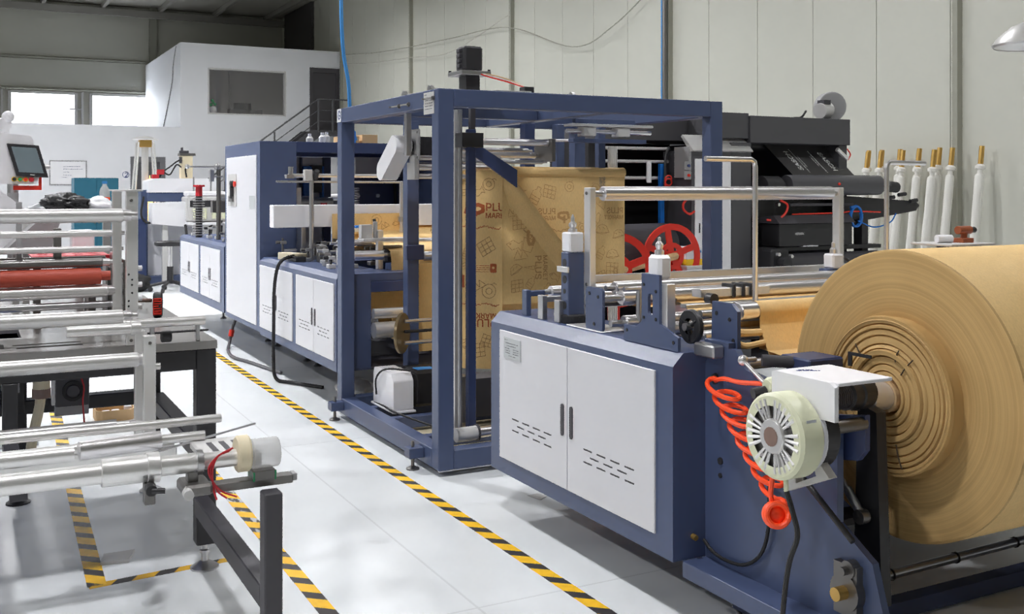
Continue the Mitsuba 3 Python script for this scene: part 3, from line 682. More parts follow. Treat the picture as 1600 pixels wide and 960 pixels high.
# coiled hose, cables
P0, P1 = np.array([2.245, 2.775, .835]), np.array([2.245, 2.50, .545])
pts = [(2.29, 2.86, .845), (2.27, 2.83, .84), (2.25, 2.80, .85)]
n = 7.5
for i in range(int(n * 12) + 1):
    t = i / (n * 12); a = 2 * math.pi * t * n + 2.6
    c = P0 + (P1 - P0) * t
    pts.append(c + np.array([.0, -1, -.1]) * .07 * math.cos(a) * (1 - .25 * t) + np.array([1, 0, 0]) * .024 * math.sin(a) + np.array([0, 0, 1]) * .012 * math.sin(a))
c = np.array([2.19, 2.455, .50])
u, v, w = frame_of((.46, .885, -.25))
for i in range(7 * 12):
    a = 2 * math.pi * i / 12; k = i / (7 * 12)
    pts.append(c - w * .06 * (1 - k) + (u * math.cos(a) + v * math.sin(a)) * (.034 - .018 * (k - .35) ** 2))
pts += [(2.17, 2.44, .55), (2.17, 2.44, .60), (2.18, 2.42, .68), (2.25, 2.40, .75)]
ch = thing('coiled_air_hose', 'bright orange coiled air hose hanging beside the round brake', 'hose')
part(ch, 'coil', tube(pts, .0085, 8, True, 2), 'm_orange'); part(ch, 'lead', tube([(2.25, 2.80, .85), (2.22, 2.72, .868), (2.2, 2.62, .875), (2.2, 2.5, .89)], .0075, 8), 'm_orange')
part(ch, 'coil_end', lathe([(0, 0), (.012, .002), (.026, .006), (.033, .014), (.033, .05), (.02, .055), (0, .055)], c - w * .045, w, 20), 'm_orange')
part(ch, 'fitting', cyl((2.3, 2.865, .848), (2.285, 2.86, .845), .011), 'm_black')
thing('power_cable', 'black cable hanging from the bottom of the round brake', 'cable', None, tube([(2.03, 2.222, .652), (2.04, 2.21, .60), (2.05, 2.20, .53), (2.06, 2.24, .45), (2.08, 2.28, .36), (2.12, 2.34, .22), (2.16, 2.4, .1), (2.2, 2.5, .008)], .0075, 8), 'm_rubber')
thing('power_cable', 'black cable looping from the feeder cabinet up the blue arm plate', 'cable', None, tube([(2.285, 2.915, .27), (2.285, 2.87, .245), (2.285, 2.80, .235), (2.285, 2.70, .25), (2.285, 2.62, .31), (2.285, 2.585, .40), (2.285, 2.58, .52), (2.285, 2.585, .66)], .006, 8), 'm_rubber')
part(F, 'cable_gland', cyl((2.245, 2.925, .285), (2.245, 2.905, .283), .010), 'm_brass')
thing('loose_cable', 'thin black cable lying on the floor under the blue arm plate', 'cable', None, tube([(2.52, 3.06, .006), (2.40, 2.85, .006), (2.36, 2.72, .006), (2.30, 2.5, .006), (2.3, 2.2, .006), (2.4, 1.9, .006)], .006, 6), 'm_rubber')
def scrap(label, pts, mat, z=.004):
    thing('paper_scrap', label, 'scrap', None, ext(pts, 'z', 0.001, z), mat, False)
scrap('grey paper scrap on the floor under the feeder cabinet', [(2.49, 3.17), (2.44, 3.09), (2.50, 3.03), (2.55, 3.10)], 'm_lgrey')
scrap('larger white paper scrap on the floor under the feeder', [(2.46, 3.0), (2.40, 2.87), (2.47, 2.80), (2.53, 2.93)], 'm_white', .003)
scrap('yellow paper scrap on the floor under the feeder', [(2.55, 3.13), (2.53, 3.02), (2.60, 3.0)], 'm_yellow', .006)
scrap('torn grey scrap on the floor by the frame corner', [(2.42, 4.45), (2.44, 4.36), (2.5, 4.40), (2.48, 4.46)], 'm_lgrey', .004)

# ================================================================== forming tower: blue frame with the folded printed web
W = thing('forming_tower', 'open blue square tube frame with paper folding bars inside, left of the feeder', 'machine frame')
X0, X1, Y0, Y1, ZB, ZT = 2.16, 4.01, 4.934, 6.58, .035, 2.012
w = .088
for x in (X0, X1 - w):
    for y in (Y0, Y1 - w):
        part(W, 'post', box(x, x + w, y, y + w, ZB, ZT, .004), 'm_blue')
for y in (Y0, Y1 - w):
    part(W, 'top_beam', box(X0 + w, X1 - w, y, y + w, ZT - .092, ZT, .004), 'm_blue'); part(W, 'bottom_beam', box(X0 + w, X1 - w, y, y + w, ZB, ZB + .10, .004), 'm_blue')
for x in (X0, X1 - w):
    part(W, 'top_beam', box(x, x + w, Y0 + w, Y1 - w, ZT - .092, ZT, .004), 'm_blue'); part(W, 'bottom_beam', box(x, x + w, Y0 + w, Y1 - w, ZB, ZB + .10, .004), 'm_blue')
part(W, 'cross_beam', box(3.2, 3.28, Y0 + w, Y1 - w, ZT - .092, ZT - .012, .004), 'm_blue'); part(W, 'cross_beam', box(X0 + w, 3.2, 5.75, 5.82, ZT - .09, ZT - .02, .004), 'm_blue')
for y in (5.35, 5.85, 6.2):
    part(W, 'floor_beam', box(X0 + w, X1 - w, y - .03, y + .03, ZB + .02, ZB + .09, .004), 'm_blue')
part(W, 'floor_plate', box(X0 + w, X1 - w, Y0 + w, 6.5, ZB - .012, ZB), 'm_beige', 'pale plate under the frame')
part(W, 'drip_strip', box(X0 + .005, X1, Y0 + .004, Y0 + .02, ZB - .008, ZB), 'm_white')
for y in (5.16, 6.48):
    b_ = part(W, 'foot_bracket', box(X0 - .085, X0, y - .04, y + .035, ZB + .03, ZB + .085, .003), 'm_blue')
    part(b_, 'levelling_foot', cat(cyl((X0 - .05, y, .012), (X0 - .05, y, ZB + .115), .009, n=10), lathe([(0, 0), (.035, 0), (.035, .007), (.012, .018), (0, .018)], (X0 - .05, y, 0), (0, 0, 1), 16)), 'm_dsteel')
feet(W, [(3.95, 5.0), (3.95, 6.5), (2.6, 6.45)], ZB, .03)
gt = part(W, 'letter_tag', box(X0 - .003, X0, 6.50, 6.578, 1.925, 2.01, 0), 'm_plastic', 'white tag with a blue G', smooth=False)
part(gt, 'letter', text('G', .055, (X0 - .0031, 6.562, 1.942), (0, -1, 0), (0, 0, 1), True), 'm_navy_ink')
pt = part(W, 'paper_tag', box(X0 - .004, X0 - .001, 4.985, 5.12, 1.885, 2.0, 0), 'm_lgrey', 'printed paper sheet taped to the frame', smooth=False)
part(pt, 'print', lines((X0 - .0041, 5.12, 1.885), (0, -1, 0), (0, 0, 1), [(.01, .04, .10), (.03, .11, .085), (.02, .06, .07), (.07, .12, .07), (.02, .06, .055), (.07, .12, .055), (.02, .06, .04), (.07, .12, .04), (.02, .12, .025)], 9, .004), 'm_ink', smooth=False, kind='stuff')
for y in (5.02, 5.36, 5.5):
    z = 1.965 if y < 5.3 else 1.955
    part(W, 'eye_bolt', cat(cyl((X0, y - .03, z), (X0 - .012, y - .03, z), .012, n=10), cyl((X0 - .012, y - .03, z), (X0 - .02, y + .05, z), .005, n=8), lathe([(.008, 0), (.013, 0), (.013, .006), (.008, .006), (.008, 0)], (X0 - .02, y + .06, z - .003), (0, 0, 1), 14)), 'm_dsteel')
# drive motor on the roof of the frame
mo = part(W, 'motor', box(2.535, 2.655, 5.42, 5.54, 2.17, 2.315, .012), 'm_black', 'black drive motor on top of the frame')
part(mo, 'flange', box(2.50, 2.69, 5.385, 5.575, 2.145, 2.17, .003), 'm_steel'); part(mo, 'neck', box(2.55, 2.64, 5.43, 5.53, 2.02, 2.145, .004), 'm_black')
part(mo, 'connector', cat([box(2.52, 2.537, 5.46, 5.50, 2.19 + .03 * k, 2.21 + .03 * k) for k in range(4)]), 'm_char')
bolts(mo, [(2.51, 5.395, 2.17), (2.68, 5.395, 2.17), (2.51, 5.565, 2.17)], '+z', .008, .01, 'm_black')
part(W, 'motor_plate', box(2.5, 2.72, Y0 + .02, 5.72, 2.0, 2.02), 'm_alu')
part(W, 'junction_block', box(2.70, 2.76, 5.0, 5.06, 2.012, 2.05), 'm_black')
for k, m_ in enumerate(('m_red', 'm_white', 'm_card')):
    part(W, 'wire', tube([(2.62 + .01 * k, 5.40, 2.155), (2.65 + .01 * k, 5.33, 2.13 + .006 * k), (2.69 + .005 * k, 5.18, 2.09 + .006 * k), (2.73, 5.05, 2.05)], .004, 6), m_)
for y in (5.5, 5.9):
    sr = part(W, 'slide_rail', cyl((2.36, y, 2.055), (3.3, y, 2.055), .016), 'm_chrome')
    for x in (2.36, 3.3):
        part(sr, 'rail_clamp', cat(lathe([(0, 0), (.03, 0), (.03, .02), (0, .02)], (x - .01, y, 2.055), (1, 0, 0), 18), box(x - .03, x + .03, y - .03, y + .03, 2.012, 2.03)), 'm_steel')
part(W, 'slide_carriage', box(2.45, 2.9, 5.44, 5.96, 2.022, 2.04), 'm_alu')
# uprights inside
part(W, 'slim_upright', box(2.445, 2.492, 5.175, 5.215, ZB + .09, 1.82, .003), 'm_blue_deep', 'slim dark blue upright in front of the web')
part(W, 'lead_screw', cyl((2.415, 5.22, ZB + .09), (2.415, 5.22, 1.93), .012), 'm_steel'); part(W, 'linear_guide', box(2.395, 2.42, 5.25, 5.275, ZB + .09, 1.93), 'm_alu')
part(W, 'carriage', box(2.40, 2.53, 5.16, 5.30, 1.72, 1.80), 'm_black')
part(W, 'guide_strip', box(2.47, 2.5, 5.2, 5.23, 1.66, 2.0), 'm_char')
iu = part(W, 'inner_post', box(2.52, 2.60, 6.25, 6.33, ZB + .09, 1.93, .004), 'm_blue'); part(W, 'inner_post', box(3.46, 3.54, 6.40, 6.48, ZB + .09, 1.95, .004), 'm_blue_deep')
part(iu, 'sensor_plate', box(2.50, 2.62, 6.21, 6.25, 1.035, 1.13, .004), 'm_blue_deep')
part(W, 'inner_post', box(3.72, 3.78, 6.40, 6.48, ZB + .09, 1.95, .004), 'm_blue')
part(W, 'former_arm', ext([(2.46, 1.77), (2.49, 1.795), (2.83, 1.60), (2.83, 1.50), (2.46, 1.74)], 'y', 5.33, 5.345), 'm_blue_deep', 'slanting dark blue bar holding the folding edge', smooth=False)
# linear carriage under the roof at the right
lr = part(W, 'cross_slide', box(3.26, 3.86, 5.43, 5.53, 1.875, 1.89), 'm_alu', 'aluminium cross slide under the right beam')
part(lr, 'slide_rod', cyl((3.25, 5.48, 1.845), (3.87, 5.48, 1.845), .014), 'm_chrome')
for x in (3.35, 3.60): part(lr, 'bearing_block', box(x, x + .09, 5.44, 5.52, 1.815, 1.872, .004), 'm_lgrey')
part(lr, 'hanger', box(3.28, 3.82, 5.45, 5.51, 1.775, 1.80), 'm_blue'); part(lr, 'cross_tie', box(3.30, 3.74, 5.46, 5.50, 1.89, ZT - .09), 'm_blue')
part(W, 'hanging_post', box(3.56, 3.61, 5.60, 5.65, 1.5, 1.92, .003), 'm_blue')
fu = part(W, 'fluted_upright', cat([cyl((3.70 + .014 * k, 5.70, .2), (3.70 + .014 * k, 5.70, 1.765), .0085, n=10) for k in range(5)]), 'm_alu', 'fluted aluminium upright at the right edge of the web')
for x, y in ((3.0, 6.35), (3.02, 6.2)):
    pass
# rollers under the roof
for (xa, xb, y, z, r, m_) in ((2.56, 3.2, 5.62, 1.775, .021, 'm_chrome'), (2.56, 3.18, 5.75, 1.70, .021, 'm_chrome'), (2.56, 3.2, 5.88, 1.735, .016, 'm_steel'), (2.5, 3.15, 5.6, 1.655, .013, 'm_steel')):
    roller(W, (xa, y, z), (xb, y, z), r, m_)
part(W, 'roller_arm', box(3.2, 3.225, 5.57, 5.8, 1.66, 1.8), 'm_dsteel'); part(W, 'roller_rod', cyl((3.2, 5.62, 1.79), (3.36, 5.62, 1.795), .008), 'm_chrome')
part(W, 'hanging_bracket', box(2.22, 2.25, 5.52, 5.56, 1.68, 1.93), 'm_steel')
# white belt cover with its plate at the left
part(W, 'belt_plate', box(2.325, 2.338, 5.60, 5.78, 1.66, 1.84, .003), 'm_lgrey'); bolts(W, [(2.325, 5.615, 1.82), (2.325, 5.765, 1.82), (2.325, 5.615, 1.675)], '-x', .007, .003)
part(W, 'belt_shaft', cyl((2.29, 5.69, 1.74), (2.33, 5.69, 1.74), .03), 'm_black')
bc = LineString([(5.685, 1.745), (5.895, 1.60)]).buffer(.058, quad_segs=10)
part(W, 'belt_cover', ext(bc, 'x', 2.20, 2.30), 'm_plastic', 'white rounded belt cover', smooth=50)
part(W, 'roller_block', box(2.31, 2.34, 5.62, 5.74, 1.545, 1.69, .003), 'm_lgrey', smooth=False)
part(W, 'belt_shaft', box(2.318, 2.5, 5.72, 5.84, 1.66, 1.80), 'm_black'); part(W, 'slide_beam', box(2.3, 2.5, 5.7, 5.75, 1.645, 1.67), 'm_blue')
for z, r in ((1.675, .016), (1.62, .02), (1.565, .016)):
    roller(W, (2.345, 5.68, z), (2.9, 5.68, z), r, 'm_chrome', over=0)
# lower drive: white cover, disc, rollers
part(W, 'drive_motor', box(2.46, 2.7, 6.0, 6.25, .135, .36, .02), 'm_black', 'black motor with a coloured label'); 
part(W, 'motor_label', box(2.50, 2.62, 6.03, 6.12, .36, .362, 0), 'm_bluehose')
part(W, 'drive_cover', ext(Polygon([(6.28, .135), (6.28, .33), (6.26, .365), (5.98, .365), (5.93, .32), (5.93, .135)]).buffer(-.02).buffer(.02, quad_segs=4), 'x', 2.30, 2.43), 'm_plastic', 'white drive cover near the floor', smooth=50)
part(W, 'drive_flange', box(2.29, 2.44, 5.91, 6.30, .128, .14), 'm_plastic')
part(W, 'unwind_disc', lathe([(0, 0), (.125, 0), (.128, .003), (.128, .018), (.125, .021), (0, .021)], (2.42, 6.12, .585), (.75, -.66, 0), 40), 'm_bronze', 'round drive disc')
for z in (.66, .525): part(W, 'tie_bar', cyl((2.44, 6.1, z), (2.95, 6.1, z), .012), 'm_chrome')
part(W, 'tie_bar', cyl((2.44, 6.1, .595), (2.95, 6.1, .595), .01), 'm_black')
part(W, 'cable_loop', tube([(2.29, 6.2, .20), (2.28, 6.18, .30), (2.29, 6.08, .37), (2.35, 5.98, .385), (2.45, 5.93, .35), (2.46, 5.94, .18)], .006, 8), 'm_rubber')
part(W, 'floor_cable', tube([(2.3, 6.28, .135), (2.30, 6.1, .145), (2.29, 5.9, .147), (2.31, 5.65, .15), (2.40, 5.4, .13), (2.46, 5.1, .145)], .006, 8), 'm_rubber')
# pneumatic unit by the near post
pu = part(W, 'air_filter', cyl((2.32, 5.07, .175), (2.44, 5.07, .178), .038), 'm_lgrey', 'silver cylinder lying by the near post')
part(pu, 'ring', cyl((2.44, 5.07, .178), (2.45, 5.07, .178), .045), 'm_char'); part(pu, 'bowl', cyl((2.45, 5.07, .178), (2.72, 5.07, .182), .03), 'm_chrome')
part(W, 'counterweight', box(2.62, 3.1, 5.6, 5.8, .13, .36), 'm_char'); part(W, 'guide_block', box(2.5, 2.6, 5.5, 5.6, .13, .4), 'm_dsteel')

# ---- the printed paper folded in the tower
rng = random.Random(11)
def doodle(k, s):
    """line drawing of a grocery item about s wide, as a list of lines."""
    L = []
    if k == 0: L = [LineString([(-.3, -.5), (.3, -.5), (.3, .15), (.12, .3), (.12, .5), (-.12, .5), (-.12, .3), (-.3, .15), (-.3, -.5)]), LineString([(-.3, -.1), (.3, -.1)]), LineString([(-.3, -.3), (.3, -.3)])]
    if k == 1: L = [LineString([(-.5, -.35), (.35, -.45), (.5, .3), (-.35, .42), (-.5, -.35)])] + [LineString([(-.5 + .28 * i, -.36 - .03 * i), (-.36 + .28 * i, .4 - .04 * i)]) for i in (1, 2)] + [LineString([(-.46, -.1), (.4, -.2)]), LineString([(-.4, .16), (.45, .06)])]
    if k == 2: L = [Point(0, 0).buffer(.4).exterior, Point(0, 0).buffer(.18).exterior, LineString([(0, .4), (.1, .55), (.25, .52)])]
    if k == 3: L = [LineString([(-.5, -.1), (.3, .25), (.45, .1), (.35, -.05), (-.5, -.1)]), LineString([(.38, .18), (.55, .4)]), LineString([(.42, .1), (.62, .2)]), LineString([(-.1, 0), (-.05, .09)]), LineString([(.1, .05), (.12, .16)])]
    if k == 4: L = [LineString([(-.5, -.2), (-.3, .2), (0, .3), (.3, .2), (.5, -.2), (0, -.3), (-.5, -.2)]), LineString([(-.5, -.2), (.5, -.2)]), LineString([(-.2, 0), (-.05, .12)]), LineString([(.1, 0), (.25, .12)])]
    if k == 5: L = [LineString([(-.4, .4), (-.3, -.4), (.3, -.4), (.4, .4), (-.4, .4)]), LineString([(-.45, .4), (.45, .4)]), LineString([(.0, .4), (.15, .65)])]
    if k == 6: L = [LineString([(-.5, 0), (-.1, .28), (.3, .12), (.5, .3), (.5, -.3), (.3, -.12), (-.1, -.28), (-.5, 0)]), Point(-.25, .05).buffer(.04).exterior]
    if k == 7: L = [LineString([(-.5, -.2), (-.2, .3), (0, -.2), (.2, .3), (.5, -.2)]), LineString([(-.5, -.3), (.5, -.3)])]
    g = unary_union([l.buffer(.0016 / s) for l in L])
    return affinity.scale(g, s, s, origin=(0, 0))
def doodles(u0, u1, v0, v1, holes, seed, n):
    r_ = random.Random(seed); out, placed = [], []
    for _ in range(n * 6):
        s = r_.uniform(.065, .11); x, y = r_.uniform(u0 + .04, u1 - .04), r_.uniform(v0 + .04, v1 - .04)
        if any(abs(x - p) + abs(y - q) < .095 for p, q in placed) or any(a - .05 < x < b + .05 and c - .04 < y < d + .04 for a, b, c, d in holes): continue
        placed.append((x, y)); out.append(affinity.translate(affinity.rotate(doodle(r_.randrange(8), s), r_.uniform(-40, 40), origin=(0, 0)), x, y))
        if len(out) >= n: break
    g = unary_union(out).intersection(sbox(u0, v0, u1, v1)).simplify(.0004)
    return g
def logo(s):
    """the P shaped mark with a plus under its bow."""
    g = LineString([(-.1, .06), (.02, .5), (.55, .5), (.78, .42), (.78, .2), (.55, .1), (.3, .1)]).buffer(.10, cap_style=2)
    g = unary_union([g, sbox(.2, -.28, .36, .3), sbox(.04, -.06, .5, .08)])
    return affinity.scale(g, s, s, origin=(0, 0))
tw = thing('printed_paper_web', 'printed kraft paper folded over the diagonal bar inside the blue frame', 'paper web')
def flat(o, u, poly, d=.0006): return plane_map(ext(poly, 'z', .0, d), o, u, (0, 0, 1))
def script(x, y, w_, s, seed):
    r_ = random.Random(seed); p = [(x + w_ * i / 60, y + s * (r_.random() - .5) + .006 * math.sin(i * .2)) for i in range(61)]
    return LineString(p).buffer(.0018)
# back sheet, seen from its unprinted side
A, B, ZTW = 2.83, 3.755, 1.60
part(tw, 'back_sheet', ext([(A, .75), (B, .75), (B, ZTW), (A, ZTW)], 'y', 5.60, 5.602), 'm_kraft', 'upright sheet whose print shows faintly mirrored', smooth=False)
part(tw, 'top_fold', ext(Point(5.615, ZTW - .005).buffer(.032), 'x', A + .0, B), 'm_kraft', 'paper wrapped over the top bar')
oB, uB = (B, 5.5992, 0), (-1, 0, 0)
tx = lambda x: B - x
pm = [flat(oB, uB, affinity.translate(logo(.085), tx(3.33), 1.30))]
pm += [text('PLUS', .036, (3.315 - .07, 5.5992, 1.335), uB, (0, 0, 1), True), text('MARKET', .026, (3.315 - .07, 5.5992, 1.297), uB, (0, 0, 1), True), text('PLUS', .036, (3.745, 5.5992, 1.335), uB, (0, 0, 1), True), text('MARKET', .026, (3.745, 5.5992, 1.297), uB, (0, 0, 1), True)]
pm += [flat(oB, uB, script(.40, 1.235, .22, .012, 2)), flat(oB, uB, rrect(.055, .945, .085, .985, .006).difference(rrect(.061, .952, .079, .979, .004)))]
part(tw, 'faint_print', pm, 'm_faintprint', 'mirrored PLUS MARKET print showing through', False, 'stuff')
part(tw, 'doodle_print', flat(oB, uB, doodles(0, B - A - .02, .8, 1.545, [(.0, .12, 1.27, 1.40), (.38, .68, 1.22, 1.41)], 5, 46)), 'm_faintprint', smooth=False, kind='stuff')
# diagonal flap in front: it bulges towards the viewer along the folded edge
Q = [(2.835, ZTW - .03), (2.835, .80), (3.40, .80), (3.36, .915), (3.20, 1.105)]
part(tw, 'diagonal_flap', ext(Q, 'y', 5.53, 5.532), 'm_kraft', 'front flap with a diagonal folded edge', smooth=False)
e0, e1 = np.array([2.837, 0, ZTW + .005]), np.array([3.47, 0, .87])
def fold_band():
    V, Fc = [], []
    for t in np.linspace(0, 1, 9):
        c_ = e0 + (e1 - e0) * t
        for dx, yy in ((-.082, 5.53), (-.055, 5.512), (-.028, 5.478), (-.008, 5.455), (0, 5.47), (-.004, 5.53), (-.02, 5.596)):
            V.append((max(2.835, c_[0] + dx * min(1, .25 + 3 * t) * 1.3), yy if t > .03 else 5.53, c_[2] + dx * .45))
    for i_ in range(8):
        for k_ in range(6): Fc += [[i_ * 7 + k_, i_ * 7 + k_ + 1, i_ * 7 + k_ + 8], [i_ * 7 + k_, i_ * 7 + k_ + 8, i_ * 7 + k_ + 7]]
    return tm(V, Fc)
part(tw, 'folded_edge', fold_band(), 'm_kraft', smooth=True)
fo = (2.835, 5.5292, 0)
fl = [text('PLUS', .045, (3.09, 5.5292, .985), (0, 0, -1), (1, 0, 0), True), text('MARKET', .030, (3.045 + .09, 5.5292, .985 + .04), (0, 0, -1), (1, 0, 0), True)]
fl[0] = text('PLUS', .042, (3.06, 5.5292, 1.09), (0, 0, -1), (1, 0, 0), True); fl[1] = text('MARKET', .028, (3.115, 5.5292, 1.09), (0, 0, -1), (1, 0, 0), True)
fl.append(plane_map(ext(affinity.scale(logo(.10), 1, -1, origin=(0, 0)), 'z', 0, .0006), (3.06, 5.5292, 1.235), (0, 0, -1), (1, 0, 0)))
part(tw, 'faint_print', fl, 'm_faintprint', 'turned PLUS MARKET print', False, 'stuff')
part(tw, 'doodle_print', flat(fo, (1, 0, 0), doodles(.02, .24, .82, 1.42, [], 8, 16).union(doodles(.24, .40, .82, 1.0, [], 9, 5))), 'm_faintprint', smooth=False, kind='stuff')
# left sheet, turned towards the aisle and printed in red brown
U = np.array([.45, -.36, 0]); U /= np.linalg.norm(U)
LW = .40
E0 = np.array([2.835, 5.528, 0]) - U * .64
N = np.cross(U, [0, 0, 1])
def ls(poly, d=.0006): return plane_map(ext(poly, 'z', 0, d), E0 + N * .0012, U, (0, 0, 1))
part(tw, 'left_sheet', plane_map(ext(sbox(.64 - LW, .415, .64, 1.605), 'z', -.001, .001), E0, U, (0, 0, 1)), 'm_kraft', 'upright sheet printed PLUS MARKET in red brown', smooth=False)
sy = 1.335
pr = [ls(affinity.translate(logo(.12), .428, sy)), text('PLUS', .046, E0 + N * .0012 + U * .535 + np.array([0, 0, sy + .025]), U, (0, 0, 1), True), text('MARKET', .030, E0 + N * .0012 + U * .535 + np.array([0, 0, sy - .018]), U, (0, 0, 1), True)]
pr = [trimesh.intersections.slice_mesh_plane(m_, -U, E0 + U * .6385) for m_ in pr]
pr += [ls(script(.36, sy - .075, .27, .014, 6)), ls(script(.36, .80, .26, .014, 7))]
up = text('PLUS', .046, E0 + N * .0012 + U * .605 + np.array([0, 0, .712]), -U, (0, 0, -1), True); up2 = text('MARKET', .032, E0 + N * .0012 + U * .605 + np.array([0, 0, .748]), -U, (0, 0, -1), True)
pr += [up, up2, ls(rrect(.565, .99, .605, 1.045, .008).difference(Point(.585, 1.02).buffer(.008))), ls(unary_union([sbox(.47, 1.03 - .012 * k, .56, 1.033 - .012 * k) for k in range(4)])), ls(unary_union([sbox(.29 + .02 * k, .90, .29 + .02 * k + (.012, .008, .016, .006, .012, .018)[k], .975) for k in range(6)]))]
part(tw, 'print', [m_ for m_ in pr if m_.bounds is not None], 'm_brownprint', 'red brown lettering', False, 'stuff')
part(tw, 'doodle_print', ls(doodles(0.2, .63, .44, 1.56, [(.36, .64, 1.24, 1.42), (.36, .64, .65, .83), (.45, .62, .98, 1.06), (.28, .42, .89, .98)], 15, 52)), 'm_doodle', smooth=False, kind='stuff')
# narrow sheet running down behind the near left post
part(tw, 'return_sheet', ext([(2.60, .42), (2.95, .42), (2.95, 1.0), (2.60, 1.0)], 'y', 6.36, 6.362), 'm_kraft', smooth=False)

# ================================================================== bag machine: cutting table, tall cabinet portal, folding table
def clamp_unit(t, x, y, z, k=0, h=.09):
    """one small steel clamp of the many on the tables: block, post, cross pin and knob."""
    r_ = random.Random(k * 7 + 1)
    m1, m2 = r_.choice((('m_steel', 'm_dsteel'), ('m_lgrey', 'm_black'), ('m_alu', 'm_steel')))
    b = part(t, 'clamp', box(x - .025, x + .025, y - .035, y + .035, z, z + .03, .003), m1)
    part(b, 'clamp_post', cyl((x, y, z + .03), (x, y, z + h), .009, n=10), m2)
    part(b, 'clamp_head', box(x - .02, x + .03, y - .018, y + .018, z + h * .7, z + h * .7 + .025, .003), m1)
    part(b, 'clamp_knob', cyl((x - .02, y, z + h * .72 + .012), (x - .055, y, z + h * .72 + .012), .013, n=12), m2)


# ---- cutting table
G = thing('cutting_table', 'blue machine base with two pairs of white doors and steel clamps behind the frame', 'machine')
cabinet(G, 2.16, 2.40, 6.6, 8.60, .285, .925, [(6.64, 7.525), (7.62, 8.585)], ch=.03, door_z=(.352, .862), joined=True, handle=.12)
part(G, 'base_body', box(3.75, 4.05, 6.6, 8.6, .285, .925), 'm_blue')
part(G, 'table_top', box(2.40, 3.75, 6.62, 6.9, .87, .925), 'm_blue'); part(G, 'table_top', box(2.55, 3.75, 8.2, 8.6, .87, .925), 'm_blue'); part(G, 'bottom_pan', box(2.2, 4.05, 6.6, 8.6, .285, .3), 'm_char')
part(G, 'inner_rib', box(2.40, 2.46, 7.4, 7.5, .3, .925), 'm_blue_deep'); part(G, 'table_top', box(2.40, 2.56, 6.9, 8.6, .87, .925), 'm_blue'); part(G, 'end_beam', box(2.40, 3.75, 6.6, 6.66, .80, .87), 'm_blue_deep')
feet(G, [(2.62, 6.8), (2.62, 8.5), (3.9, 6.8), (3.9, 8.5)], .285)
Z9 = .925
sp = part(G, 'steel_column', box(2.46, 2.50, 8.85 - .42, 8.98 - .42, Z9, 1.26, .003), 'm_steel', 'flat steel column carrying the white cross beam')
wbm = part(G, 'white_beam', box(2.12, 3.7, 8.02, 8.14, 1.185, 1.362, .004), 'm_plastic', 'long white cross beam above the paper')
part(G, 'beam_bracket', box(2.50, 2.56, 8.14, 8.5, 1.20, 1.26), 'm_steel')
part(G, 'handle_bar', cyl((2.33, 8.72 - .2, Z9 + .045), (2.44, 8.72 - .2, Z9 + .05), .02), 'm_chrome'); part(G, 'handle_post', cyl((2.38, 8.52, Z9), (2.38, 8.52, Z9 + .05), .01), 'm_steel')
for k, (x, y, h) in enumerate(((2.30, 8.42, .16), (2.48, 8.12, .13), (2.36, 7.92, .11), (2.58, 7.95, .17), (2.40, 7.62, .12), (2.52, 7.7, .18), (2.34, 7.38, .10), (2.62, 8.36, .15), (2.5, 7.45, .14), (2.3, 7.15, .09), (2.45, 7.1, .12), (2.66, 7.3, .16))):
    clamp_unit(G, x, y, Z9, k, h)
part(G, 'valve_block', box(2.50, 2.59, 8.16, 8.32, Z9, Z9 + .11, .004), 'm_lgrey'); part(G, 'valve_block', box(2.40, 2.47, 7.74, 7.82, Z9, Z9 + .12, .004), 'm_dsteel'); part(G, 'valve_block', box(2.42, 2.49, 7.28, 7.40, Z9, Z9 + .13, .004), 'm_lgrey')
gn = part(G, 'gantry_post', box(2.62, 2.66, 8.04 - .2, 8.08 - .2, Z9, 1.15, .003), 'm_alu'); part(gn, 'gantry_bar', box(2.60, 2.86, 8.0 - .2, 8.12 - .2, 1.15, 1.18, .003), 'm_alu'); part(gn, 'blue_fitting', box(2.72, 2.82, 7.82, 7.88, 1.18, 1.20, .006), 'm_brightblue')
part(G, 'hose', tube([(2.77, 7.84, 1.19), (2.79, 7.8, 1.12), (2.79, 7.78, 1.0), (2.78, 7.8, .93)], .01, 8), 'm_brightblue'); part(G, 'hose', tube([(2.84, 7.74, 1.25), (2.84, 7.7, 1.12), (2.82, 7.7, 1.0), (2.82, 7.7, .93)], .014, 8), 'm_rubber')
bb = part(G, 'carriage_post', box(2.56, 2.60, 6.9, 6.95, Z9, 1.20, .003), 'm_alu'); part(bb, 'carriage_plate', box(2.44, 2.82, 6.86, 6.98, 1.125, 1.145, .003), 'm_lgrey'); part(bb, 'carriage_body', box(2.62, 2.72, 6.88, 6.96, .975, 1.06, .006), 'm_char'); part(bb, 'cylinder', cat(box(2.44, 2.52, 6.9, 6.96, 1.145, 1.24), cyl((2.55, 6.93, 1.145), (2.55, 6.93, 1.26), .016)), 'm_lgrey')
part(bb, 'carriage_head', box(2.60, 2.74, 6.89, 6.95, 1.075, 1.09), 'm_dsteel')
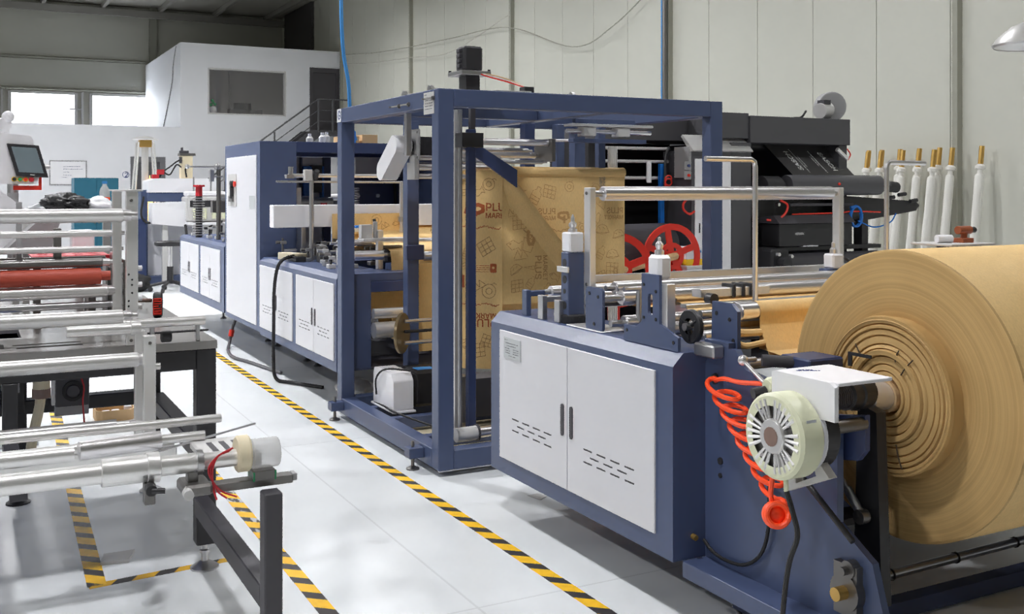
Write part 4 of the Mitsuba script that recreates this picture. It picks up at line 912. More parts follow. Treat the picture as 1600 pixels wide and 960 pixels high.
# upper rods and their clamp posts
for x, zt in ((2.40, 1.63), (2.33, 1.0)):
    if zt > 1.2:
        po = part(G, 'rod_post', cyl((x, 7.95, Z9), (x, 7.95, zt), .017), 'm_steel', 'steel post carrying the upper rods')
        part(po, 'post_clamp', box(x - .06, x + .0, 7.92, 7.98, zt - .08, zt + .01, .004), 'm_lgrey'); part(po, 'post_knob', cyl((x + .03, 7.95, zt - .06), (x + .03, 7.9, zt), .02), 'm_black')
part(G, 'upper_rod', cyl((2.22, 7.97, 1.592), (3.05, 7.97, 1.592), .016), 'm_chrome'); part(G, 'upper_rod', cyl((2.12, 7.95, 1.545), (3.25, 7.95, 1.542), .009), 'm_steel')
p2 = part(G, 'rod_post', cyl((3.15, 7.95, Z9), (3.15, 7.95, 1.545), .016), 'm_chrome'); part(p2, 'post_clamp', cyl((3.15, 7.95, 1.22), (3.15, 7.95, 1.26), .028), 'm_steel')
part(G, 'rod_end', cat(cyl((2.24, 7.97, 1.60), (2.24, 7.97, 1.66), .02), box(2.2, 2.26, 7.94, 8.0, 1.57, 1.60)), 'm_steel')
for x, y, z, r_, x2, m_ in ((2.36, 6.85, 1.03, .034, 2.58, 'm_chrome'), (2.50, 7.65, 1.01, .03, 3.7, 'm_chrome'), (2.36, 7.2, 1.10, .024, 3.7, 'm_chrome'), (2.86, 6.8, 1.015, .033, 3.7, 'm_steel'), (2.86, 6.8, .925, .0, 0, '')):
    if r_: roller(G, (x, y, z), (x2, y, z), r_, m_, over=.05)
pr_ = thing('cut_paper_web', 'kraft paper web with grocery drawings running over the cutting table', 'paper web')
ws = [(8.10, 1.19), (7.68, 1.045), (7.62, 1.04), (7.23, 1.10), (7.0, 1.075), (6.86, 1.068), (6.82, 1.055), (6.80, 1.0), (6.79, .8), (6.79, .45)]
part(pr_, 'web', sheet('', ws, 2.62, 3.6), 'm_kraft', smooth=True)
part(pr_, 'hanging_web', ext([(2.62, .42), (3.6, .42), (3.6, .84), (2.62, .84)], 'y', 7.05, 7.052), 'm_kraft', smooth=False)
part(pr_, 'upright_web', ext([(2.58, 1.05), (3.18, 1.05), (3.18, 1.29), (2.58, 1.29)], 'y', 7.99, 7.992), 'm_kraft', smooth=False)
part(pr_, 'doodle_print', plane_map(ext(doodles(.18, .58, 1.07, 1.28, [], 21, 9), 'z', 0, .0006), (2.58, 7.9892, 0), (1, 0, 0), (0, 0, 1)), 'm_doodle', smooth=False, kind='stuff')
for x, y in ((2.56, 6.72), (2.72, 6.70)):
    pass
part(G, 'low_roller', lathe([(0, 0), (.035, 0), (.035, .5), (0, .5)], (2.40, 6.56, .66), (1, 0, 0), 24), 'm_alu'); part(G, 'low_roller', lathe([(0, 0), (.055, 0), (.055, .5), (0, .5)], (2.40, 6.55, .55), (1, 0, 0), 24), 'm_alu')
fo_ = thing('folded_paper', 'stack of hanging kraft paper folds behind the frame upright', 'paper')
for k in range(4):
    part(fo_, 'paper_fold', sheet('', [(6.74 + .02 * k, .84), (6.72 + .02 * k, .70 - .01 * k), (6.735 + .02 * k, .62)], 2.44 + .05 * k, 2.50 + .065 * k), 'm_kraft', smooth=True)
thing('wooden_board', 'small pale wooden block lying tilted on the blue table edge', 'wood block', None, box(-.05, .05, -.15, .15, 0, .055, .003).apply_transform(trimesh.transformations.rotation_matrix(.25, (0, 0, 1))).apply_translation((2.30, 8.12, Z9 + .001)), 'm_beige')
part(G, 'air_unit', box(2.25, 2.33, 7.86, 8.1, Z9, Z9 + .04), 'm_black')
thing('power_cable', 'thick black cable arching from the blue table down to the floor', 'cable', None, tube([(2.33, 8.06, .962), (2.24, 7.98, .96), (2.16, 7.92, .94), (2.12, 7.92, .87), (2.10, 7.93, .70), (2.10, 7.94, .45), (2.10, 7.95, .2), (2.12, 7.95, .03), (2.2, 7.8, .017), (2.35, 7.5, .017)], .013, 8), 'm_rubber')

# ---- tall cabinet with the portal beam
Hh = thing('tall_cabinet', 'tall blue and white cabinet with a portal beam, rising between the low bases', 'cabinet')
part(Hh, 'tower', box(2.16, 2.47, 8.605, 9.90, .30, 1.885, .003), 'm_blue'); part(Hh, 'tower', box(3.75, 4.06, 8.605, 9.90, .30, 1.885, .003), 'm_blue')
part(Hh, 'portal_beam', box(2.47, 3.75, 8.605, 8.72, 1.795, 1.885, .003), 'm_blue_deep'); part(Hh, 'portal_beam', box(2.47, 3.75, 9.80, 9.90, 1.795, 1.885, .003), 'm_blue_deep'); part(Hh, 'portal_roof', box(2.47, 3.75, 8.72, 9.80, 1.865, 1.885), 'm_blue_deep')
part(Hh, 'light_bar', box(2.5, 2.9, 8.74, 8.80, 1.80, 1.84), 'm_plastic')
part(Hh, 'door', box(2.152, 2.162, 8.70, 9.815, .347, 1.772, .002), 'm_white', 'tall white door')
ct = part(Hh, 'control_panel', box(2.148, 2.153, 9.40, 9.74, 1.33, 1.62, 0), 'm_lgrey', 'grey strip with switches')
part(ct, 'main_switch', cat(cyl((2.148, 9.52, 1.53), (2.12, 9.52, 1.53), .03), box(2.12, 2.148, 9.50, 9.54, 1.40, 1.5)), 'm_black'); part(ct, 'red_button', cyl((2.148, 9.43, 1.53), (2.13, 9.43, 1.53), .025), 'm_red'); part(ct, 'small_box', box(2.13, 2.148, 9.50, 9.64, 1.37, 1.42), 'm_dsteel')
for z in (1.59, 1.60): pass
ln = part(Hh, 'nameplate', box(2.1495, 2.153, 8.72, 8.93, 1.315, 1.43, 0), 'm_tag', 'grey nameplate')
part(Hh, 'bottom_pan', box(2.2, 4.05, 8.61, 9.9, .30, .32), 'm_char')
part(Hh, 'inner_panel', box(2.5, 3.05, 9.74, 9.76, .93, 1.79), 'm_plastic', 'white panel inside the portal'); 
part(Hh, 'inner_frame', cat(box(3.05, 3.12, 9.70, 9.76, .93, 1.79), box(2.82, 2.84, 9.70, 9.73, 1.3, 1.79)), 'm_blue_deep')
part(Hh, 'window_unit', box(2.84, 2.92, 9.66, 9.74, 1.42, 1.70), 'm_brightblue'); part(Hh, 'window_unit', box(2.92, 3.02, 9.66, 9.74, 1.45, 1.71), 'm_black'); part(Hh, 'window_unit', box(3.02, 3.04, 9.66, 9.74, 1.3, 1.7), 'm_brightblue')
part(Hh, 'side_plate', box(3.25, 3.75, 9.5, 9.53, .93, 1.60), 'm_blue_deep'); part(Hh, 'upper_plate', box(3.3, 3.75, 9.50, 9.53, 1.60, 1.79), 'm_white')
for x in (3.32, 3.52): part(Hh, 'plate_bolt', cyl((x, 9.5, 1.42), (x, 9.48, 1.42), .018), 'm_chrome')
part(Hh, 'hose', tube([(3.60, 9.47, 1.62), (3.66, 9.44, 1.58), (3.68, 9.44, 1.40), (3.70, 9.46, 1.15)], .014, 8), 'm_rubber')
part(Hh, 'motor', cat(cyl((2.62, 9.3, 1.36), (3.0, 9.3, 1.36), .05), box(2.64, 2.7, 9.25, 9.35, 1.3, 1.5)), 'm_alu'); part(Hh, 'guide_bar', box(2.5, 3.1, 9.2, 9.26, 1.24, 1.32), 'm_dsteel')
vb_ = part(Hh, 'red_knob', cyl((2.86, 9.1, 1.27), (2.86, 9.1, 1.36), .03), 'm_red_dark')
part(Hh, 'chrome_coil', cat([lathe([(.03, 0), (.042, .008), (.03, .016)], (3.12, 9.0, 1.33 + .022 * k), (0, 0, 1), 14) for k in range(8)]), 'm_chrome')
for x in (3.08, 3.13, 3.18): part(Hh, 'red_filter', cyl((x, 8.98, 1.2), (x, 8.98, 1.30), .02), 'm_red')
feet(Hh, [(2.62, 8.8), (2.62, 9.75), (3.9, 8.8), (3.9, 9.75)], .30)
# loose things on top of the portal
for i, (x, y, h, m_, lb) in enumerate(((2.70, 9.0, .05, 'm_lgrey', 'small grey bottle standing leftmost on the portal beam'), (2.80, 8.95, .06, 'm_white', 'small white bottle second from the left on the portal beam'), (2.87, 9.05, .07, 'm_lgrey', 'grey bottle standing third on the portal beam'), (3.06, 8.9, .11, 'm_brightblue', 'bright blue bottle with a white cap on the portal beam'))):
    t = thing('bottle', lb, 'bottle'); part(t, 'bottle_body', lathe([(0, 0), (.03, 0), (.032, .01), (.032, h), (.014, h + .02), (0, h + .02)], (x, y, 1.885), (0, 0, 1), 14), m_); part(t, 'cap', cyl((x, y, 1.885 + h + .02), (x, y, 1.885 + h + .04), .016, n=12), 'm_white')
for i, (x, h, lb) in enumerate(((3.06, .06, 'flat brown cardboard box on the portal beam behind the white belt cover'), (3.24, .075, 'taller brown cardboard box beside the flat one on the portal beam'))):
    t = thing('cardboard_box', lb, 'box'); part(t, 'carton', box(x + .02, x + .17, 9.2, 9.5, 1.885, 1.885 + h + .03), 'm_card'); part(t, 'tape', box(x + .08, x + .11, 9.199, 9.501, 1.884 + h + .0305, 1.886 + h + .0305, 0), 'm_beige')

# ---- folding table
K = thing('folding_table', 'far blue machine base with white doors beside the white machine', 'machine')
cabinet(K, 2.16, 2.55, 9.95, 12.22, .318, .966, [(10.10, 11.02), (11.13, 12.14)], ch=.03, door_z=(.40, .90), joined=True, handle=.12)
part(K, 'base_body', box(2.55, 4.05, 9.95, 12.22, .318, .936), 'm_blue')
feet(K, [(2.62, 10.1), (2.62, 12.1), (3.9, 10.1), (3.9, 12.1)], .318)
ZK = .966
for k, (x, y, h) in enumerate(((2.25, 11.9, .12), (2.28, 11.2, .13), (2.3, 10.9, .16), (2.45, 11.4, .18), (2.4, 10.6, .14), (2.26, 10.35, .10), (2.55, 10.9, .2), (2.35, 10.15, .12), (2.6, 10.4, .25), (2.7, 11.8, .2))):
    clamp_unit(K, x, y, ZK, k + 30, h)
sg = part(K, 'spring_stack', cyl((2.22, 11.45, ZK), (2.22, 11.45, ZK + .44), .035), 'm_black', 'tall stack of chrome rings with a red cap')
for k in range(16): part(sg, 'ring', lathe([(.034, 0), (.062, .004), (.062, .011), (.034, .014)], (2.22, 11.45, ZK + .02 + .026 * k), (0, 0, 1), 18), 'm_chrome')
part(sg, 'cap', cat(cyl((2.22, 11.45, ZK + .44), (2.22, 11.45, ZK + .54), .035), cyl((2.22, 11.45, ZK + .54), (2.22, 11.45, ZK + .56), .06)), 'm_red_dark')
for x, y in ((2.29, 10.8), (2.42, 10.75)):
    po = part(K, 'rod_post', cyl((x, y, ZK), (x, y, 1.70), .022), 'm_dsteel'); part(po, 'post_head', cat(box(x - .09, x - .05, y - .03, y + .03, 1.56, 1.68), sph((x - .02, y - .03, 1.71), .035, 1)), 'm_steel')
part(K, 'upper_rod', cyl((1.98, 10.8, 1.71), (2.7, 10.78, 1.71), .008), 'm_steel'); part(K, 'upper_rod', cyl((2.2, 10.78, 1.61), (2.8, 10.76, 1.61), .008), 'm_steel'); part(K, 'rod_knob', sph((1.98, 10.8, 1.71), .025, 1), 'm_chrome')
part(K, 'guide_channel', box(2.25, 3.6, 10.9, 11.0, 1.24, 1.36), 'm_dsteel', 'dark cross channel'); part(K, 'guide_tube', cyl((2.3, 10.85, 1.40), (3.6, 10.85, 1.40), .03), 'm_lgrey'); part(K, 'channel_stand', cat(box(2.6, 2.66, 10.92, 10.98, ZK - .03, 1.24), box(3.4, 3.46, 10.92, 10.98, ZK - .03, 1.24)), 'm_blue')
part(K, 'orange_box', box(2.46, 2.62, 10.5, 10.6, 1.06, 1.24), 'm_yellow'); part(K, 'white_block', box(2.36, 2.45, 10.5, 10.6, 1.12, 1.22), 'm_white'); part(K, 'blue_post', box(2.38, 2.44, 10.46, 10.5, ZK, 1.12), 'm_blue_deep'); part(K, 'orange_stand', box(2.48, 2.6, 10.52, 10.58, ZK - .03, 1.06), 'm_dsteel')
thing('power_cable', 'grey cable with a red plug lying along the floor by the tall cabinet', 'cable', None, tube([(2.30, 9.92, .32), (2.24, 9.92, .2), (2.2, 9.9, .04), (2.12, 9.6, .014), (2.08, 9.2, .014), (2.14, 8.9, .014), (2.2, 8.5, .014), (2.24, 8.25, .014)], .014, 8), 'm_charcoal')
t = thing('cable_plug', 'red cable plug hanging between the far bases', 'plug', None, cyl((2.21, 9.9, .1), (2.225, 9.905, .16), .024), 'm_red')
thing('plastic_bag', 'crumpled clear plastic bag on the floor under the cutting table', 'plastic bag', None, (lambda m: (setattr(m, 'vertices', m.vertices * np.array([.13, .18, .07]) * (1 + .5 * (meshkit.fbm(m.vertices * 2.6, 4)[:, None] - .5)) + np.array([2.48, 7.15, .06])), m)[1])(trimesh.creation.icosphere(3, 1.0)), 'm_plasticwrap')

# ================================================================== black printing press behind the feeder
Pp = thing('printing_press', 'large dark grey printing press with black rollers in front of the right wall', 'printing press')
part(Pp, 'hood', box(5.99, 7.16, 7.0, 8.4, 1.885, 2.12, .004), 'm_charcoal', 'dark grey hood')
part(Pp, 'side_frame', box(5.78, 6.0, 7.0, 8.3, .02, 1.885, .004), 'm_charcoal'); part(Pp, 'side_frame', box(7.06, 7.16, 7.04, 8.3, .02, 1.885, .004), 'm_charcoal')
part(Pp, 'top_bridge', box(4.6, 5.99, 7.3, 7.9, 1.90, 2.13, .004), 'm_charcoal', 'dark beam reaching over the paper stand'); part(Pp, 'top_bridge', box(5.55, 5.99, 7.02, 7.3, 1.92, 2.14, .004), 'm_charcoal')
part(Pp, 'back_panel', box(5.0, 7.06, 8.3, 8.36, .02, 1.885), 'm_black')
part(Pp, 'back_panel', box(4.55, 5.8, 7.9, 7.96, 1.0, 1.90), 'm_rubber', 'black sheet behind the rods'); part(Pp, 'stand_frame', box(4.6, 4.7, 7.4, 7.9, .02, 1.9), 'm_black')
cp = part(Pp, 'control_cabinet', box(5.36, 5.78, 7.0, 7.4, .02, 1.81, .003), 'm_charcoal'); part(cp, 'cabinet_door', box(5.39, 5.77, 6.99, 7.0, .74, 1.74, .002), 'm_plastic', 'white cabinet door'); part(cp, 'door_lock', box(5.43, 5.44, 6.985, 6.99, 1.12, 1.2), 'm_black'); part(cp, 'lower_door', box(5.39, 5.80, 6.985, 7.0, .1, .74, .002), 'm_lgrey')
part(Pp, 'operator_desk', ext([(6.96, 1.80), (7.0, 1.80), (7.12, 1.93), (7.10, 1.945), (6.95, 1.81)], 'x', 5.34, 5.98), 'm_alu', 'slanting bright metal console')
# film web, lettering
t = thing('black_film_web', 'black plastic film printed with white lettering sloping down in the press', 'film web')
o = np.array([6.31, 7.25, 1.93]); o2 = np.array([6.48, 6.97, 1.58]); du = np.array([.74, 0, 0]); dv = o - o2
V = [o, o + du, o2 + du, o2]
nn = np.cross(du, dv); nn /= np.linalg.norm(nn)
part(t, 'film', tm([*(np.array(V) - nn * .002), *V], [[0, 1, 2], [0, 2, 3], [4, 6, 5], [4, 7, 6], [0, 4, 5], [0, 5, 1], [1, 5, 6], [1, 6, 2], [2, 6, 7], [2, 7, 3], [3, 7, 4], [3, 4, 0]]), 'm_film', smooth=False)
part(t, 'film', box(6.31, 7.05, 7.25, 7.8, 1.925, 1.93, 0), 'm_film')
dvn = dv / np.linalg.norm(dv); dun = du / np.linalg.norm(du)
fp = lambda a, b: o2 + dun * a + dvn * b + nn * .0008
part(t, 'lettering', cat(text('SASCH', .05, fp(.19, .10), dvn, -dun, True), text('SASCH', .05, fp(.54, .33), -dvn, dun, True)), 'm_whiteprint', 'white SASCH lettering', False, 'stuff')
def strip(a0, b0, a1, b1, w_): 
    p, q = fp(a0, b0), fp(a1, b1); d_ = (q - p) / np.linalg.norm(q - p); s_ = np.cross(nn, d_) * w_
    return tm([p - s_, q - s_, q + s_, p + s_], [[0, 1, 2], [0, 2, 3]])
part(t, 'print_line', cat(strip(.23, .07, .23, .36, .003), strip(.26, .14, .26, .28, .0025), strip(.44, .07, .44, .34, .003), strip(.41, .15, .41, .28, .0025)), 'm_whiteprint', smooth=False, kind='stuff')
part(Pp, 'film_roller', lathe([(0, 0), (.05, 0), (.05, .9), (0, .9)], (6.2, 7.28, 1.87), (1, 0, 0), 24), 'm_black')
# rollers and arms at the front
ra = part(Pp, 'ink_roller', lathe([(0, 0), (.085, .0), (.09, .006), (.09, 1.1), (.05, 1.11), (.05, 1.22), (0, 1.22)], (6.32, 6.92, 1.52), (1, 0, 0), 28), 'm_charcoal', 'broad dark grey roller cover')
part(ra, 'red_lamp', sph((6.85, 6.825, 1.53), .014, 1), 'm_red'); part(ra, 'gear_housing', lathe([(0, 0), (.10, 0), (.10, .18), (.06, .24), (0, .24)], (6.06, 6.95, 1.50), (1, 0, 0), 20), 'm_black'); part(ra, 'motor', cyl((7.42, 6.92, 1.52), (7.66, 6.92, 1.5), .05), 'm_black')
part(Pp, 'front_arm', ext([(6.9, 1.40), (7.1, 1.42), (7.95, 1.37), (8.0, 1.33), (7.95, 1.28), (7.3, 1.20), (6.9, 1.22)], 'y', 6.95, 7.02), 'm_black', 'black arm reaching to the right')
for x, y, z in ((7.85, 6.93, 1.37), (7.55, 6.93, 1.40), (7.7, 6.93, 1.43)): part(Pp, 'arm_knob', cyl((x, y, z), (x + .09, y, z + .01), .018), 'm_black')
bd = part(Pp, 'ink_box', box(6.15, 7.0, 6.82, 7.05, .99, 1.19, .006), 'm_black', 'black box below the roller'); part(bd, 'ink_box_lid', ext([(6.78, 1.19), (7.05, 1.19), (7.05, 1.24), (6.86, 1.26)], 'x', 6.12, 7.0), 'm_char'); part(bd, 'marking', box(6.33, 6.43, 6.8185, 6.82, 1.09, 1.11, 0), 'm_grey')
part(Pp, 'cross_cover', box(6.0, 7.05, 7.05, 7.3, 1.24, 1.42), 'm_black'); part(Pp, 'rail', box(6.35, 7.1, 6.9, 6.96, 1.335, 1.36), 'm_char')
lo = part(Pp, 'ink_roller', lathe([(0, 0), (.085, 0), (.09, .006), (.09, 1.1), (0, 1.1)], (6.22, 6.85, .84), (1, 0, 0), 28), 'm_char'); part(lo, 'red_lamp', sph((6.80, 6.755, .86), .014, 1), 'm_red'); part(lo, 'gear_housing', cat(box(6.0, 6.2, 6.74, 6.98, .72, .98, .02), cyl((6.1, 6.74, .86), (6.1, 6.66, .86), .05), cyl((6.2, 6.72, .78), (6.42, 6.70, .78), .025)), 'm_black')
for x, y, z in ((6.02, 6.70, .94), (6.16, 6.70, .92), (6.14, 6.70, .80), (6.40, 6.68, .79), (6.0, 6.7, .77)): part(Pp, 'bright_bolt', cyl((x, y, z), (x, y - .03, z), .016, n=10), 'm_chrome')
part(Pp, 'cover_rail', box(6.0, 7.4, 6.86, 7.0, .95, .985), 'm_black'); part(Pp, 'pink_rag', box(6.42, 6.6, 6.82, 6.88, .985, 1.0, .004), 'm_white')
part(Pp, 'stand_leg', box(7.2, 7.28, 6.9, 7.0, .02, 1.22), 'm_black'); part(Pp, 'bolt_pair', cyl((6.27, 6.99, 1.35), (6.27, 6.95, 1.35), .014), 'm_chrome'); part(Pp, 'bolt_pair', cyl((6.42, 6.96, 1.35), (6.52, 6.94, 1.35), .018), 'm_dsteel')
hr = part(Pp, 'red_hose', tube([(6.10, 6.92, 1.22), (6.16, 6.86, 1.22), (6.24, 6.84, 1.28), (6.26, 6.84, 1.35), (6.20, 6.86, 1.39)], .010, 8), 'm_red')
part(Pp, 'red_hose', tube([(6.35, 6.88, 1.265), (6.6, 6.86, 1.27), (6.9, 6.86, 1.275), (7.05, 6.86, 1.285), (7.4, 6.87, 1.275)], .007, 8), 'm_red')
part(Pp, 'blue_hose', tube([(7.0, 6.84, 1.32)] + [(7.08 + .07 * math.cos(a) , 6.84 + .002 * a, 1.24 + .09 * math.sin(a)) for a in np.linspace(1.5, 13, 34)], .012, 8, True, 3), 'm_brightblue')
part(Pp, 'blue_hose', tube([(7.1, 6.85, 1.2), (7.3, 6.85, 1.14), (7.5, 6.85, 1.18), (7.6, 6.87, 1.26)], .006, 8), 'm_brightblue')
part(Pp, 'air_cylinder', cyl((6.98, 6.985, 1.845), (7.1, 6.98, 1.76), .02), 'm_alu'); part(Pp, 'red_hose', tube([(7.1, 6.98, 1.85), (7.13, 6.97, 1.80), (7.1, 6.97, 1.75)], .006, 8), 'm_red')
# blower on the roof
bw = part(Pp, 'blower', lathe([(0, 0), (.125, 0), (.135, .01), (.135, .12), (.12, .13), (0, .13)], (7.15, 7.28, 2.25), (-.35, -.94, 0), 32), 'm_grey', 'grey fan blower on top of the hood')
bw2 = part(bw, 'motor_body', cyl((6.92, 7.14, 2.20), (7.06, 7.18, 2.22), .07), 'm_lgrey'); part(bw, 'terminal_box', box(6.94, 7.02, 7.10, 7.19, 2.26, 2.30), 'm_char'); part(bw, 'outlet', box(7.05, 7.16, 7.18, 7.30, 2.12, 2.26), 'm_grey'); part(bw, 'cable', tube([(6.83, 7.22, 2.2), (6.74, 7.18, 2.14), (6.6, 7.12, 2.125)], .01, 6), 'm_rubber')
# left part: white rods, black rolls, blue pipes
for z in (1.83, 1.72, 1.58): part(Pp, 'white_rod', cyl((4.7, 7.3, z), (5.34, 7.3, z), .014), 'm_lgrey')
part(Pp, 'white_post', cyl((5.12, 7.27, 1.54), (5.12, 7.27, 1.72), .022), 'm_plastic'); part(Pp, 'blue_pipe', box(5.22, 5.26, 7.24, 7.28, .02, 1.7), 'm_brightblue')
part(Pp, 'hose', tube([(5.32, 7.26, 1.84), (5.27, 7.24, 1.76), (5.25, 7.22, 1.6), (5.24, 7.22, 1.45)], .012, 8), 'm_black'); part(Pp, 'red_hose', tube([(5.27 + .035 * math.cos(a), 7.2, 1.57 + .035 * math.sin(a) - .004 * a) for a in np.linspace(0, 11, 24)], .007, 8), 'm_red'); part(Pp, 'red_hose', tube([(5.36, 6.97, 1.44), (5.25, 6.95, 1.38), (5.24, 6.95, 1.32), (5.30, 6.95, 1.28), (5.36, 6.96, 1.30)], .010, 8), 'm_red')
pc = part(Pp, 'switch_box', box(5.33, 5.36, 7.0, 7.2, 1.58, 1.84), 'm_grey'); 
for k, (z, m_) in enumerate(((1.68, 'm_navy_ink'), (1.60, 'm_red'))): part(Pp, 'switch_panel', box(5.28, 5.35, 6.99, 7.0, z - .035, z + .035), 'm_grey'); part(Pp, 'switch_lamp', cyl((5.32, 6.99, z), (5.32, 6.975, z), .012), m_)
part(Pp, 'foot_plate', box(4.6, 7.2, 7.0, 8.3, 0.0, .02), 'm_char')
rb = thing('black_film_roll', 'dull black film roll lying behind the red wheels', 'roll', None, lathe([(0, 0), (.17, 0), (.18, .01), (.18, .7), (0, .7)], (4.55, 7.05, 1.02), (1, .25, 0), 32), 'm_char')
# red reel wheels
RW = thing('reel_stand', 'stand with two red spoked reel wheels beside the black press', 'reel stand')
def wheel(cx, cy, cz, R, tilt):
    g = Point(0, 0).buffer(R, quad_segs=20).difference(Point(0, 0).buffer(R * .80, quad_segs=20))
    g = unary_union([g, Point(0, 0).buffer(R * .42, quad_segs=14).difference(Point(0, 0).buffer(R * .27, quad_segs=14))] + [LineString([(0.03 * R * math.cos(a), .03 * R * math.sin(a)), (.9 * R * math.cos(a), .9 * R * math.sin(a))]).buffer(R * .095, cap_style=2) for a in np.radians([100, 20, 160, 225, 300])])
    u = np.array([math.cos(tilt), -math.sin(tilt), 0])
    return plane_map(ext(g, 'z', -.008, .008), (cx, cy, cz), u, (0, 0, 1))
part(RW, 'red_wheel', wheel(5.01, 6.8, .95, .26, .1), 'm_red', smooth=False); part(RW, 'red_wheel', wheel(4.32, 6.55, .88, .28, .35), 'm_red', smooth=False)
part(RW, 'axle', cyl((4.34, 6.52, .88), (5.05, 6.8, .95), .03), 'm_card'); part(RW, 'stand_post', cat(box(4.97, 5.05, 6.84, 6.92, .02, .98), box(4.8, 5.2, 6.7, 7.0, 0, .03)), 'm_red'); part(RW, 'stand_post', cat(box(4.30, 4.37, 6.58, 6.65, .02, .92), box(4.15, 4.5, 6.45, 6.75, 0, .03)), 'm_red')
t = thing('parts_bench', 'low white bench under the yellow carton', 'bench'); part(t, 'bench_top', box(5.10, 5.34, 6.72, 6.95, .85, .87), 'm_lgrey'); part(t, 'bench_side', box(5.11, 5.33, 6.73, 6.94, 0, .85), 'm_white')
t = thing('carton', 'white and yellow carton standing on the bench behind the red wheel', 'carton'); part(t, 'carton_body', box(5.14, 5.31, 6.78, 6.92, .87, 1.02), 'm_white'); part(t, 'yellow_band', box(5.138, 5.312, 6.778, 6.922, .872, .92, 0), 'm_yellow'); part(t, 'blue_mark', box(5.22, 5.29, 6.7785, 6.78, .97, .99, 0), 'm_bluehose')
# wrapped air shafts leaning on the right wall
rods = [(8.86, .0), (8.77, .05), (8.66, .0), (8.575, .05), (8.40, 0), (8.28, .04), (8.13, .0), (8.04, .05), (7.86, .0), (7.82, .06), (7.66, .02), (7.33, 0)]
words = ['first', 'second', 'third', 'fourth', 'fifth', 'sixth', 'seventh', 'eighth', 'ninth', 'tenth', 'second last', 'last']
for i, (y, d) in enumerate(rods):
    t = thing('wrapped_shaft', 'white wrapped shaft with brass end leaning on the right wall, %s from the press' % words[i], 'shaft', 'wrapped shafts leaning on the wall')
    p, q = np.array([9.12 - 2.2 * d, y + d * .3, 0]), np.array([9.36 - 2.2 * d, y, 1.93 - d * .4])
    dd = (q - p) / np.linalg.norm(q - p); L = np.linalg.norm(q - p)
    rr = random.Random(i)
    part(t, 'wrapped_barrel', lathe([(0, 0), (.03, 0)] + [(.046 + rr.uniform(-.003, .003), .02 + (L - .34) * k / 9) for k in range(10)] + [(.040, L - .30), (.026, L - .29), (.026, L - .25), (.05, L - .24), (.052, L - .21), (.03, L - .19), (0, L - .19)], p, dd, 16), 'm_plasticwrap')
    part(t, 'brass_end', cyl(p + dd * (L - .2), q, .027, n=12), 'm_brass')

# ================================================================== roller machine in the left foreground
M = thing('roller_machine', 'slitting machine with many silver rollers on a black square tube frame, left foreground', 'machine')
AL = -1.3
# table
top = sbox(AL, 4.165, .878, 6.1)
holes = [sbox(.50, 4.75, .545, 5.0), sbox(.58, 4.78, .66, 4.98), sbox(-.2, 4.30, .05, 4.42), sbox(.09, 4.30, .13, 4.42), sbox(.16, 4.36, .40, 4.39), sbox(.17, 4.28, .40, 4.31), sbox(-.5, 4.6, .2, 5.0)]
part(M, 'table_top', ext(top.difference(unary_union(holes)), 'z', .868, .90), 'm_tabletop', 'brushed grey steel table top', smooth=False)
part(M, 'under_tray', box(AL, .80, 4.25, 6.0, .80, .805, 0), 'm_navy_ink')
for x in (.80, AL):
    part(M, 'leg', box(x, x + .075, 4.17, 4.245, .10, .868, .004), 'm_black'); part(M, 'leg', box(x - .01, x + .045, 3.09, 3.15, .10, .585, .004), 'm_char'); part(M, 'leg', box(x - .02, x + .055, 5.36, 5.435, .10, .868, .004), 'm_black')
    part(M, 'side_bar', box(x - .01, x + .045, 3.15, 4.17, .225, .295, .004), 'm_char'); part(M, 'side_bar', box(x, x + .07, 4.245, 5.36, .42, .49, .004), 'm_char')
    part(M, 'side_beam', box(x, x + .075, 4.245, 6.05, .79, .868, .004), 'm_black')
part(M, 'leg', box(.19, .26, 5.44, 5.51, .10, .80, .004), 'm_black')
part(M, 'front_beam', box(AL + .075, .80, 4.17, 4.245, .79, .868, .004), 'm_black'); part(M, 'cross_bar', box(AL + .075, .80, 5.36, 5.435, .44, .505, .004), 'm_black')
part(M, 'back_beam', box(AL, .8, 6.0, 6.05, .79, .868, .004), 'm_black')
for x, y in ((.838, 4.208), (.818, 3.12), (.815, 5.398), (.225, 5.475), (-1.26, 4.208), (-1.28, 3.12), (-1.28, 5.398)):
    f_ = part(M, 'levelling_foot', lathe([(0, 0), (.055, 0), (.055, .006), (.03, .022), (.014, .03), (.014, .06), (.02, .062), (.02, .072), (.01, .074), (.01, .11), (0, .11)], (x, y, 0), (0, 0, 1), 24), 'm_steel' if x > .3 else 'm_black')
# uprights
def upright(x, y, z0, z1, w_=.045, d_=.035, mat='m_alu'):
    return part(M, 'upright', box(x - w_ / 2, x + w_ / 2, y - d_ / 2, y + d_ / 2, z0, z1, .002), mat, 'flat grey upright holding roller ends')
uc = upright(.562, 4.155 + .03, .90, 1.485, .042); ud = upright(.566, 4.66, .90, 1.49, .036)
part(M, 'upright_cap', box(.535, .60, 4.16, 4.68, 1.485, 1.492), 'm_alu')
for z in (1.03, 1.05, 1.07, 1.10, 1.13, 1.15, 1.17): part(uc, 'screw', cyl((.555 + .006 * (-1) ** int(z * 100), 4.168, z), (.555 + .006 * (-1) ** int(z * 100), 4.166, z), .004, n=8), 'm_black')
ub = upright(.558, 3.95, .58, .985, .036); ua = upright(.568, 3.80, .60, .985, .040)
part(ua, 'clip', cyl((.588, 3.80, .875), (.605, 3.80, .875), .012), 'm_alu'); bolts(uc, [(.558, 4.167, 1.45), (.558, 4.167, .92)], '-y', .006, .003); bolts(ua, [(.568, 3.783, .96), (.568, 3.783, .63)], '-y', .006, .003)
